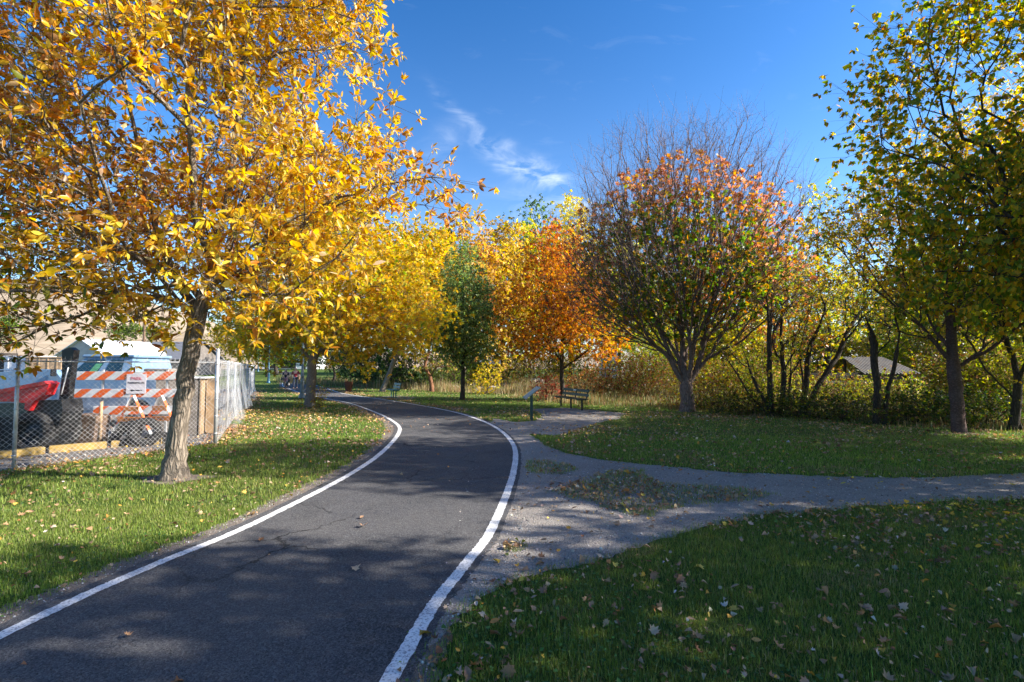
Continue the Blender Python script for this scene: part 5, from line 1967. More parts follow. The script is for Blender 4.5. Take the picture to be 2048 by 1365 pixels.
gable('low_white_building', 'long low white roofed building seen through the thicket', 'building', (c.x, 50, 0), 15, 6, 2.3, 3.0, R(0), M_WALLW, M_SHEET, .5,
      (('f', -5, 1.3, 1.2, 1.0, M_GLASS, 'window'), ('f', -1, 1.3, 1.2, 1.0, M_GLASS, 'window'), ('f', 3.5, 1.1, 1.0, 2.0, M_WOODD, 'door')))
c = at(575, 735, 118)
gable('far_garage', 'pale garage with a wide dark opening where the path ends in the distance', 'garage', (c.x, 122, 1.5), 12, 8, 2.9, 4.6, R(0), M_WALLW, M_ROOFG, .5, (('f', -1.5, 1.25, 7.0, 2.3, M_WOODD, 'shaded_opening'),))  # dark panel on the wall stands in for shade inside the opening
c = at(955, 735, 60)
gable('brown_shed', 'low brown board shed half hidden behind the slim green tree', 'shed', (c.x, 62, .3), 7, 5, 1.9, 2.8, R(4), mat_plain('brown boards', (.16, .08, .05), .85, 0, .3, 2), M_ROOFG, .3, (('f', 1.8, 1.1, .9, .7, M_GLASS, 'window'),))


def shelter():
    Y = 30.0
    xl, xr = at(1585, 737, Y).x, at(1828, 737, Y).x
    root = empty('wooden_shelter', (xl, Y, 0), 0, 'dark timber shelter with a long beam and a rusty corrugated roof at its right end', 'shelter')
    zb = at(0, 752, Y).z
    MB().box(((xr - xl) / 2, 0, zb), (xr - xl, .16, .34), None, .01).build('beam', M_WOODD, root)
    for px in (1588, 1650, 1700, 1755, 1808):
        x = at(px, 737, Y).x - xl
        MB().box((x, .02, zb / 2), (.2, .2, zb), None, .01).build('post', M_WOODD, root)
    # lean-to roof
    x0, x1 = at(1718, 737, Y).x - xl, at(1832, 737, Y).x - xl
    z0, z1 = at(0, 746, Y).z, at(0, 714, Y + 2.6).z
    vs = [(x0, -.35, z0), (x1, -.35, z0), (x1 - .1, 2.6, z1), (x0 + .75, 2.6, z1)]
    MB().add([Vector(v) for v in vs] + [Vector(v) - Vector((0, 0, .07)) for v in vs], [(0, 1, 2, 3), (7, 6, 5, 4), (0, 4, 5, 1), (1, 5, 6, 2), (2, 6, 7, 3), (3, 7, 4, 0)]).build('roof', M_CORR, root)
    for (x, y) in ((x0 + .8, 2.5), (x1 - .2, 2.5)):
        MB().box((x, y, z1 / 2 - .06), (.16, .16, z1 - .1), None, .01).build('post', M_WOODD, root)
    mb = MB()
    for k in range(7):
        mb.box((x1 - .05, .2 + k * .36, z0 - .25 + .03 * k), (.05, .3, .5 + .05 * k), None, .004)
    mb.build('side_boards', M_WOODG, root)
    for z in (.45, .85):
        MB().box(((x1 + x0) / 2 - 3.2, -.12, z), (4.4, .04, .14), None, .004).build('fence_board', M_WOODG, root)


shelter()


# utility pole
def upole():
    Y = 74.0
    p = at(287, 700, Y)
    root = empty('utility_pole', (p.x, Y, hgt(Y)), 0, 'brown wooden utility pole standing behind the sheds at the left', 'utility pole')
    zt = at(0, 560, Y).z - hgt(Y)
    MB().tube([(0, 0, -.2), (0, 0, zt)], [.2, .14], 12).build('pole', M_POLE, root)
    MB().box((0, -.15, zt - .7), (2.4, .12, .14), None, .01).build('crossarm', M_POLE, root)
    mb = MB()
    for x in (-1.05, -.5, .5, 1.05):
        mb.lathe([(.03, zt - .63), (.06, zt - .58), (.035, zt - .54), (.06, zt - .50), (.02, zt - .46)], 10, (x, -.15, 0))
    mb.build('insulators', M_FROST, root)


upole()
# rocks in the weeds
for k, (px, py, s) in enumerate(((905, 778, .34), (958, 783, .4), (985, 779, .3), (1062, 762, .55), (1010, 772, .36))):
    q = gp(px, py)
    bm = bmesh.new()
    bmesh.ops.create_icosphere(bm, subdivisions=3, radius=s)
    vv = np.array([v.co[:] for v in bm.verts])
    dd = vnoise(vv + k * 7, 2.2 / s * .6) * s * .2
    for v, e in zip(bm.verts, dd):
        v.co *= 1 + e / s
        v.co = Vector((v.co.x * 1.5, v.co.y, v.co.z * .62))
    me = bpy.data.meshes.new('rock')
    bm.to_mesh(me)
    bm.free()
    me.materials.append(M_STONE)
    o = bpy.data.objects.new('rock', me)
    COL.objects.link(o)
    o.location = (q.x, min(q.y, 46), s * .3 + hgt(q.y))
    o.rotation_euler = (0, 0, k * 1.3)
    tag(o, ['pale rock left of the slim green tree trunk', 'pale rock right of the slim green tree trunk', 'small pale rock in the weeds between the two lawn trees', 'largest pale rock in the dry grass left of the orange tree', 'low pale rock in the weeds left of the sign'][k], 'rock', 'rocks in the weeds behind the lawn')
# junk at the left beyond the truck: white tank and boxes
for k, (px, py, w, h, m, lab, nm, cat) in enumerate(((60, 722, 2.2, 1.5, M_WALLW, 'white storage box behind the bonnet of the blue truck', 'storage_box', 'box'),
                                                     (14, 725, 1.7, 1.4, M_WOODD, 'dark round mouthed drum at the far left of the yard', 'oil_drum', 'drum'),
                                                     (100, 724, 2.0, 1.1, M_WOOD, 'brown crate stack behind the windscreen of the blue truck', 'crate_stack', 'crates'))):
    Y = 33.0
    p = at(px, py, Y)
    if nm == 'oil_drum':
        o = MB().lathe([(.001, 0), (.5, 0), (.52, .05), (.5, .5), (.53, .55), (.5, .6), (.5, 1.1), (.53, 1.15), (.5, 1.2), (.5, h + p.z - .8), (.001, h + p.z - .8)], 22).build(nm, m, None, (p.x, Y, 0))
    else:
        mb = MB()
        zt = p.z + .25
        mb.box((0, 0, zt / 2), (w, 1.2, zt), None, .03)
        for q in range(4):
            mb.box((-w / 2 + w * (q + .5) / 4, -.615, zt / 2), (.07, .04, zt * .96), None, .005)
        mb.box((0, 0, zt + .03), (w + .1, 1.3, .06), None, .01)
        o = mb.build(nm, m, None, (p.x, Y, 0), (0, 0, .1 * k))
    tag(o, lab, cat)


# ------------------------------------------------------------------ people and dog
M_SKIN = mat_plain('skin', (.52, .30, .21), .55, 0, .06, 8, None, .03)
M_HAIRD = mat_plain('dark hair', (.018, .013, .011), .5, 0, .2, 20)
M_HAIRG = mat_plain('short fair hair', (.30, .24, .18), .6, 0, .2, 20)
M_NAVY = mat_plain('black shirt cloth', (.018, .018, .026), .85, 0, .2, 12)
M_MAROON = mat_plain('dark red shirt cloth', (.24, .018, .03), .85, 0, .2, 12)
M_JEANS = mat_plain('dark jeans', (.022, .03, .055), .85, 0, .25, 14)
M_SHORTS = mat_plain('pinkish grey shorts', (.34, .18, .19), .85, 0, .15, 14)
M_SHOE = mat_plain('shoe', (.05, .05, .055), .7)
M_DOG = mat_plain('black dog coat', (.014, .012, .012), .6, 0, .3, 20, None, .3)
M_DOGW = mat_plain('white dog fur', (.55, .50, .45), .7, 0, .1, 20)


def skin_mesh(name, pts, edges, radii, mat, parent, root=0, sub=1):
    me = bpy.data.meshes.new(name + '_cage')
    me.from_pydata([Vector(p) for p in pts], edges, [])
    o = bpy.data.objects.new('tmp', me)
    COL.objects.link(o)
    md = o.modifiers.new('s', 'SKIN')
    md.use_smooth_shade = True
    for i, v in enumerate(me.skin_vertices[0].data):
        rr_ = radii[i]
        v.radius = (rr_, rr_) if not hasattr(rr_, '__len__') else rr_
        v.use_root = (i == root)
    ms = o.modifiers.new('u', 'SUBSURF')
    ms.levels = sub
    ms.render_levels = sub
    dg = bpy.context.evaluated_depsgraph_get()
    m2 = bpy.data.meshes.new_from_object(o.evaluated_get(dg))
    bpy.data.objects.remove(o)
    m2.name = name
    m2.materials.clear()
    m2.materials.append(mat)
    ob = bpy.data.objects.new(name, m2)
    COL.objects.link(ob)
    ob.parent = parent
    return ob


def person(label, loc, rz, hgt_, stride, shirt, legs, hair, long_hair, shorts=False, bag=False, arm_out=0.0):
    """faces local -Y (towards the camera)"""
    root = empty('person', loc, rz, label, 'person')
    s = hgt_ / 1.75
    J = {}
    J['pel'] = (0, 0, .95)
    J['wai'] = (0, .0, 1.12)
    J['che'] = (0, -.01, 1.32)
    J['nec'] = (0, .0, 1.47)
    J['jaw'] = (0, -.02, 1.56)
    J['hed'] = (0, -.01, 1.65)
    J['top'] = (0, .0, 1.72)
    st = stride
    for sg, n in ((-1, 'l'), (1, 'r')):
        f = -st * sg
        J['hip' + n] = (sg * .09, 0, .90)
        J['kne' + n] = (sg * .10, f * .5 - .03, .50)
        J['ank' + n] = (sg * .10, f + .02, .10)
        J['toe' + n] = (sg * .115, f - .14, .035)
        J['sho' + n] = (sg * .19, 0, 1.42)
        J['elb' + n] = (sg * (.25 + arm_out), -f * .35 + .02, 1.14)
        J['wri' + n] = (sg * (.27 + arm_out), -f * .8 - .06, .90)
        J['pal' + n] = (sg * (.27 + arm_out), -f * .85 - .08, .82)
    R0 = dict(pel=(.15, .11), wai=(.125, .095), che=(.15, .105), nec=.052, jaw=.072, hed=.088, top=.05, hip=.085, kne=.052, ank=.036, toe=.03, sho=.055, elb=.04, wri=.026, pal=(.035, .018))
    names = list(J)
    ix = {n: i for i, n in enumerate(names)}
    E = [('pel', 'wai'), ('wai', 'che'), ('che', 'nec'), ('nec', 'jaw'), ('jaw', 'hed'), ('hed', 'top')]
    for n in 'lr':
        E += [('pel', 'hip' + n), ('hip' + n, 'kne' + n), ('kne' + n, 'ank' + n), ('ank' + n, 'toe' + n), ('che', 'sho' + n), ('sho' + n, 'elb' + n), ('elb' + n, 'wri' + n), ('wri' + n, 'pal' + n)]
    pts = [tuple(c * s for c in J[n]) for n in names]
    rad = []
    for n in names:
        k = n if n in R0 else n[:-1]
        v = R0[k]
        rad.append(tuple(c * s for c in v) if isinstance(v, tuple) else v * s)
    edges = [(ix[a_], ix[b_]) for a_, b_ in E]
    # fingers: short chains rooted in the palm
    for sg, n in ((-1, 'l'), (1, 'r')):
        pc = Vector(J['pal' + n])
        for q, (dy, ln) in enumerate(((-.03, .075), (-.01, .085), (.01, .08), (.03, .06))):
            a_ = (pc + Vector((0, dy, -.035))) * s
            m_ = (pc + Vector((-sg * .008, dy * 1.05, -.035 - ln * .55))) * s
            e_ = (pc + Vector((-sg * .028, dy * 1.05, -.035 - ln))) * s
            i0 = len(pts)
            pts += [tuple(a_), tuple(m_), tuple(e_)]
            rad += [.009 * s, .009 * s, .007 * s]
            edges += [(ix['pal' + n], i0), (i0, i0 + 1), (i0 + 1, i0 + 2)]
        i0 = len(pts)
        pts += [tuple((pc + Vector((-sg * .01, -.045, .0))) * s), tuple((pc + Vector((-sg * .02, -.06, -.04))) * s)]
        rad += [.011 * s, .008 * s]
        edges += [(ix['pal' + n], i0), (i0, i0 + 1)]
    body = skin_mesh('body', pts, edges, rad, M_SKIN, root, 0, 2)
    # nose, ears as small forms joined on the head, eyes
    mb = MB()
    hz = 1.65 * s
    mb.tube([(0, -.085 * s, hz + .01), (0, -.118 * s, hz - .035)], [.008, .016], 6)
    for sg in (-1, 1):
        mb.lathe([(.001, -.01), (.022, -.006), (.026, .004), (.001, .012)], 10, (sg * .088 * s, .0, hz - .01), 'X')
    mb.build('nose_and_ears', M_SKIN, root)
    mb = MB()
    for sg in (-1, 1):
        mb.lathe([(.001, -.008), (.009, 0), (.001, .008)], 8, (sg * .032 * s, -.088 * s, hz + .01), 'Y')
    mb.box((0, -.092 * s, hz - .062), (.05, .008, .01))
    mb.build('eyes_and_mouth', M_HAIRD, root)

    def cloth(nm, keys, E2, grow_, mat, ends=None):
        p_ = [tuple(c * s for c in (J[k] if not isinstance(k, tuple) else k)) for k in keys]
        r_ = []
        for k in keys:
            kk = k if k in R0 else k[:-1]
            v = R0[kk]
            g_ = grow_.get(kk, .018)
            r_.append(tuple((c + g_) * s for c in v) if isinstance(v, tuple) else (v + g_) * s)
        ii = {k: i for i, k in enumerate(keys)}
        return skin_mesh(nm, p_, [(ii[a_], ii[b_]) for a_, b_ in E2], r_, mat, root, 0, 2)
    cloth('shirt', ['wai', 'pel', 'che', 'shol', 'shor', 'elbl', 'elbr'], [('wai', 'pel'), ('wai', 'che'), ('che', 'shol'), ('che', 'shor'), ('shol', 'elbl'), ('shor', 'elbr')], dict(pel=.012, elb=.014), shirt)
    if shorts:
        cloth('shorts', ['pel', 'hipl', 'hipr', 'knel', 'kner'], [('pel', 'hipl'), ('pel', 'hipr'), ('hipl', 'knel'), ('hipr', 'kner')], dict(kne=.03, pel=.004), legs)
    else:
        cloth('trousers', ['pel', 'hipl', 'hipr', 'knel', 'kner', 'ankl', 'ankr'], [('pel', 'hipl'), ('pel', 'hipr'), ('hipl', 'knel'), ('hipr', 'kner'), ('knel', 'ankl'), ('kner', 'ankr')], dict(ank=.03, kne=.022, pel=.004), legs)
    for n in 'lr':
        a_, t_ = Vector(J['ank' + n]) * s, Vector(J['toe' + n]) * s
        skin_mesh('shoe', [a_ + Vector((0, .04, -.05)), (a_ + t_) / 2 + Vector((0, 0, -.015)), t_ + Vector((0, -.03, 0))], [(0, 1), (1, 2)], [(.042, .04), (.045, .04), (.042, .032)], M_SHOE, root, 1, 1)
    h = [(0, .02, 1.70), (0, .035, 1.62)]
    hr_ = [.092, .085]
    he = [(0, 1)]
    if long_hair:
        h += [(0, .06, 1.5), (.075, .0, 1.56), (.09, -.01, 1.42), (-.075, .0, 1.56), (-.09, -.01, 1.42), (0, .07, 1.36)]
        hr_ += [.08, .04, .03, .04, .03, .05]
        he += [(1, 2), (1, 3), (3, 4), (1, 5), (5, 6), (2, 7)]
    skin_mesh('hair', [tuple(c * s for c in p) for p in h], he, [r_ * s for r_ in hr_], hair, root, 0, 1)
    if bag:
        MB().box((-.30 * s, -.02, .84 * s), (.14, .26, .26), None, .04).build('shoulder_bag', M_BLACKP, root)
    return root


pw = gp(571, 776)
person('woman with long dark hair in a black shirt and pinkish shorts beside a dog', (pw.x, pw.y, hgt(pw.y)), R(18), 1.60, .16, M_NAVY, M_SHORTS, M_HAIRD, True, True, True)
pm = gp(590.5, 778)
person('man in a dark red shirt and dark jeans walking on the far path', (pm.x, pm.y, hgt(pm.y)), R(16), 1.76, -.18, M_MAROON, M_JEANS, M_HAIRG, False, False, False, .05)


def dog():
    q = gp(575.5, 779)
    root = empty('dog', (q.x, q.y, 0), R(35), 'black dog with a white chest walking in front of the woman', 'dog')
    J = [(0, .30, .50), (0, .05, .50), (0, -.18, .52), (0, -.30, .62), (0, -.40, .74), (0, -.50, .72), (0, -.58, .70), (0, .42, .56), (0, .55, .66),
         (-.08, .30, .40), (-.09, .24, .30), (-.09, .36, .17), (-.09, .33, .03), (.08, .30, .40), (.09, .20, .29), (.09, .30, .17), (.09, .26, .03),
         (-.08, -.20, .38), (-.09, -.17, .22), (-.09, -.20, .03), (.08, -.20, .38), (.09, -.28, .23), (.09, -.32, .04), (-.05, -.38, .84), (.05, -.38, .84)]
    Rr = [(.10, .11), (.095, .105), (.12, .14), .085, .075, .05, .032, .035, .018, .07, .042, .024, .024, .07, .042, .024, .024, .05, .03, .024, .05, .03, .024, .018, .018]
    E = [(0, 1), (1, 2), (2, 3), (3, 4), (4, 5), (5, 6), (0, 7), (7, 8), (0, 9), (9, 10), (10, 11), (11, 12), (0, 13), (13, 14), (14, 15), (15, 16), (2, 17), (17, 18), (18, 19), (2, 20), (20, 21), (21, 22), (4, 23), (4, 24)]
    skin_mesh('body', J, E, Rr, M_DOG, root, 1, 2)
    skin_mesh('white_chest', [(0, -.29, .56), (0, -.30, .45), (0, -.22, .36)], [(0, 1), (1, 2)], [.05, .07, .05], M_DOGW, root, 1, 1)
    for x in (-.09, .09):
        MB().tube([(x, -.2 if x < 0 else -.32, .02), (x, -.2 if x < 0 else -.31, .11)], [.032, .028], 8).build('white_paw', M_DOGW, root)


dog()

# ================================================================== GRASS, WEEDS AND FALLEN LEAVES
VERGE_L = [tuple(p) for p in (sL - dLR * .31)]
VERGE_R = [tuple(p) for p in (sR + dLR * .15)]
PATHPOLY = VERGE_L + VERGE_R[::-1]
ASPHPOLY = [tuple(p) for p in (sL - dLR * .12)] + [tuple(p) for p in (sR + dLR * .1)][::-1]
GRV = [tuple(p) for p in GRAVEL]
ISLP = [[tuple(p) for p in i] for i in ISL]
YRD = [tuple(p) for p in YARD]
TRUNKS = [gp(348, 958), gp(620, 815), gp(1375, 824), gp(1917, 866), gp(925, 800)]


for k_, t_ in enumerate(TRUNKS[:4]):
    ring = [(t_.x + (.46 + .12 * math.sin(a * 3 + k_)) * math.cos(a) * 1.1, t_.y + (.36 + .09 * math.sin(a * 4)) * math.sin(a)) for a in np.linspace(0, 2 * math.pi, 25)[:-1]]
    poly_sheet('bare_soil', rough_poly(ring, .05, .03, 60 + k_), .004, M_DIRT)


def in_view(x, y, m=.06):
    return (np.abs(x) < (1.024 + m) * y + .4) & (y > 2.2)


def lawn_mask(x, y, rng, edge=.07):
    xj, yj = x + rng.normal(0, edge, len(x)), y + rng.normal(0, edge, len(x))
    a = ~pip(xj, yj, PATHPOLY)
    ok = a & ~pip(xj, yj, GRV) & ~pip(x, y, YRD)
    isl = np.zeros(len(x), bool)
    for p in ISLP:
        isl |= pip(x, y, p)
    for t in TRUNKS[:2]:
        d = np.hypot((x - t.x) / 1.4, y - t.y)
        ok &= rng.random(len(x)) < np.clip((d - .2) / .4, 0, 1)
    return ok, isl


BL = (np.array([(-.5, 0, 0), (.5, 0, 0), (-.32, .55, .10), (.32, .55, .10), (0, 1, .32)], float), np.array([(0, 1, 3), (0, 3, 2), (2, 3, 4)]))
BL3 = (np.array([(-.5, 0, 0), (.5, 0, 0), (0, 1, .2)], float), np.array([(0, 1, 2)]))


def grass(name, n, y0, y1, hh, wid, tmpl, seed, pal, wts, lean=1.05, islands=True, region=None, dry=0.0):
    rng = np.random.default_rng(seed)
    u = rng.random(n)
    y = y0 + (y1 - y0) * u ** .85
    x = rng.uniform(-1.1, 1.1, n) * (y * 1.0 + (2.2 if y0 < 3 else .8))
    if region is not None:
        k = pip(x, y, region)
    else:
        ok, isl = lawn_mask(x, y, rng)
        P = np.stack([x, y, np.zeros(n)], 1)
        nz = vnoise(P, 2.1) + .5 * vnoise(P, 7.3)
        k = ok & ((nz > -1.1) | (rng.random(n) < .6))
        if islands:
            k |= isl & (rng.random(n) < .75) & (nz > -.5)
    x, y = x[k], y[k]
    m = len(x)
    P = np.stack([x, y, hgt_np(y) - .004], 1)
    tuft = vnoise(P, 3.0) * .5 + vnoise(P, 9.0) * .3
    h = hh * rng.lognormal(0, .28, m) * (1 + .28 * tuft)
    a = rng.uniform(0, 6.283, m)
    ln = np.abs(rng.normal(0, lean, m))
    up = np.stack([np.cos(a) * ln, np.sin(a) * ln, np.ones(m)], 1)
    nr = np.stack([-np.cos(a), -np.sin(a), ln], 1)
    V, Fc = stamp(tmpl, P, up, nr, h, np.full(m, wid) * rng.uniform(.7, 1.3, m))
    c = pick_cols(rng, pal, m, wts, .2)
    big = np.clip(.5 + .5 * vnoise(P, .55), 0, 1)[:, None]
    c = c * (1 - .35 * big) + np.array([.20, .17, .06]) * .35 * big
    thin = vnoise(P, 1.7) + .5 * vnoise(P, 5.1)
    c = np.where(((thin > .75) & (rng.random(m) < .45))[:, None], pick_cols(rng, [(.34, .28, .13), (.26, .24, .09)], m), c)
    c = np.repeat(np.clip(c, .004, .8), len(tmpl[0]), 0)
    o = mesh_np(name, V, Fc, 3, M_GRASS, cols=c)
    return tag(o, kind='stuff')


GP = [(0.17, 0.27, 0.035), (0.24, 0.37, 0.05), (0.075, 0.16, 0.024), (0.38, 0.44, 0.11), (0.46, 0.38, 0.20)]
GW = [30, 30, 20, 13, 5]
tag(grass('grass', 620000, 1.0, 6.2, .036, .0050, BL, 1, GP, GW), 'short green mown lawn grass nearest the camera', 'grass')
tag(grass('grass', 300000, 6.2, 12.5, .046, .0075, BL, 2, GP, GW), 'mown lawn grass on both sides of the bend', 'grass')
tag(grass('grass', 260000, 12.5, 26, .05, .014, BL3, 3, GP, GW), 'mown lawn grass beyond the bend', 'grass')
tag(grass('grass', 170000, 26, 62, .055, .032, BL3, 4, GP, GW, islands=False), 'far lawn grass along the path', 'grass')


# clover-like broad leaved weeds in the near right lawn
def clover():
    rng = np.random.default_rng(9)
    n = 26000
    y = 2.4 + 5.5 * rng.random(n) ** .8
    x = rng.uniform(-1.1, 1.15, n) * (y + .3)
    ok, _ = lawn_mask(x, y, rng, .12)
    P = np.stack([x, y, np.full(n, .018)], 1)
    k = ok & (vnoise(P, 1.4) > .05)
    P = P[k]
    m = len(P)
    P[:, 2] += rng.random(m) * .022
    V, Fc = stamp(T_HEART, P, rng.normal(0, 1, (m, 3)) * [1, 1, .25], rng.normal(0, .35, (m, 3)) + [0, 0, 1], np.full(m, .022) * rng.lognormal(0, .25, m))
    c = np.repeat(pick_cols(rng, [(.08, .17, .035), (.05, .13, .03), (.13, .24, .05)], m), len(T_HEART[0]), 0)
    tag(mesh_np('clover', V, Fc, 3, M_GRASS, cols=c), 'small broad leaved clover growing in the near lawn', 'clover', kind='stuff')


clover()
# tall dry weeds behind the lawn
WEED = [tuple(gp(*p).to_2d()) for p in ((560, 768), (640, 771), (760, 778), (860, 783), (960, 790), (1040, 797), (1110, 806), (1190, 812), (1250, 815), (1340, 818), (1440, 830), (1500, 834), (1620, 838),
                                         (1800, 852), (1960, 862), (2120, 868))] + [(26, 22), (30, 50), (-2, 58), (-24, 62), (-28, 60)]
DRY = [(0.46, 0.36, 0.18), (0.36, 0.27, 0.13), (0.22, 0.20, 0.07), (0.14, 0.15, 0.05), (0.28, 0.15, 0.08), (.55, .46, .28)]


def weeds():
    rng = np.random.default_rng(21)
    n = 230000
    y = 13 + 47 * rng.random(n) ** 1.1
    x = rng.uniform(-1.05, 1.1, n) * y
    k = pip(x + rng.normal(0, .3, n), y + rng.normal(0, .3, n), WEED)
    x, y = x[k], y[k]
    P = np.stack([x, y, hgt_np(y)], 1)
    nz = vnoise(P, .55) + .6 * vnoise(P, 1.7)
    k = nz > -.55
    P, nz = P[k], nz[k]
    m = len(P)
    # height falls near the lawn edge
    h = np.clip(.28 + .38 * np.clip(nz, -.3, 1.2), .12, .85) * rng.lognormal(0, .3, m) * np.clip(.55 + (P[:, 1] - 17) / 30, .5, 1.15)
    a = rng.uniform(0, 6.283, m)
    ln = np.abs(rng.normal(0, .35, m))
    V, Fc = stamp(BL, P, np.stack([np.cos(a) * ln, np.sin(a) * ln, np.ones(m)], 1), np.stack([-np.cos(a), -np.sin(a), ln], 1), h, .012 + .0006 * P[:, 1])
    g = (P[:, 0] > 3).astype(float) * .8 + (P[:, 0] < -8) * .7
    c = pick_cols(rng, DRY, m, [26, 24, 18, 12, 10, 10], .2)
    c2 = pick_cols(rng, [(.10, .14, .04), (.16, .18, .06), (.24, .17, .07), (.24, .11, .06), (.14, .17, .05)], m, None, .2)
    kk = rng.random(m) < g
    c[kk] = c2[kk]
    tag(mesh_np('weeds', V, Fc, 3, M_GRASS, cols=np.repeat(c, len(BL[0]), 0)), 'tall dry grass and weeds behind the lawn', 'weeds', kind='stuff')


weeds()


def stones():
    """loose pebbles on the gravel and grit along the path edges"""
    rng = np.random.default_rng(55)
    n = 120000
    y = 2.6 + 9 * rng.random(n) ** 1.2
    x = rng.uniform(-1.05, 1.1, n) * (y + .2)
    gr = pip(x, y, GRV)
    vg = pip(x, y, PATHPOLY) & ~pip(x, y, ASPHPOLY)
    k = (gr & (rng.random(n) < .55)) | (vg & (rng.random(n) < .8))
    x, y = x[k], y[k]
    m = len(x)
    T = (np.array([(0, 0, .55), (.5, 0, 0), (.15, .45, .1), (-.42, .3, 0), (-.4, -.3, .12), (.2, -.48, 0)], float), np.array([(0, 1, 2), (0, 2, 3), (0, 3, 4), (0, 4, 5), (0, 5, 1)]))
    sz = .009 * rng.lognormal(0, .45, m)
    a = rng.uniform(0, 6.283, m)
    V, Fc = stamp(T, np.stack([x, y, np.full(m, .007)], 1), np.stack([np.cos(a), np.sin(a), rng.normal(0, .2, m)], 1), rng.normal(0, .25, (m, 3)) + [0, 0, 1], sz)
    c = np.repeat(pick_cols(rng, [(.34, .33, .32), (.22, .21, .20), (.46, .44, .41), (.28, .24, .20), (.12, .12, .12)], m), 6, 0)
    t = NT('loose stone')
    vc = t.n('ShaderNodeVertexColor')
    vc.layer_name = 'col'
    t.bsdf(vc.outputs[0], .9, 0, None, spec=.2)
    tag(mesh_np('gravel_stones', V, Fc, 3, t.m, cols=c), 'loose grey pebbles on the gravel path', 'gravel', kind='stuff')


stones()

# ------------------------------------------------------------------ fallen leaves
LEAFCOL = [(0.42, 0.27, 0.16), (0.34, 0.20, 0.11), (0.48, 0.36, 0.25), (0.50, 0.43, 0.38), (0.58, 0.30, 0.05), (0.60, 0.42, 0.08), (0.24, 0.12, 0.06), (0.45, 0.20, 0.07)]


def gauss2(x, y, cx, cy, sx, sy):
    return np.exp(-((x - cx) / sx) ** 2 - ((y - cy) / sy) ** 2)


def edge_dist(x, y, line):
    d = np.full(len(x), 1e9)
    L = np.array(line)
    for a, b_ in zip(L[:-1], L[1:]):
        e = b_ - a
        t = np.clip(((x - a[0]) * e[0] + (y - a[1]) * e[1]) / (e @ e + 1e-9), 0, 1)
        d = np.minimum(d, np.hypot(x - a[0] - t * e[0], y - a[1] - t * e[1]))
    return d


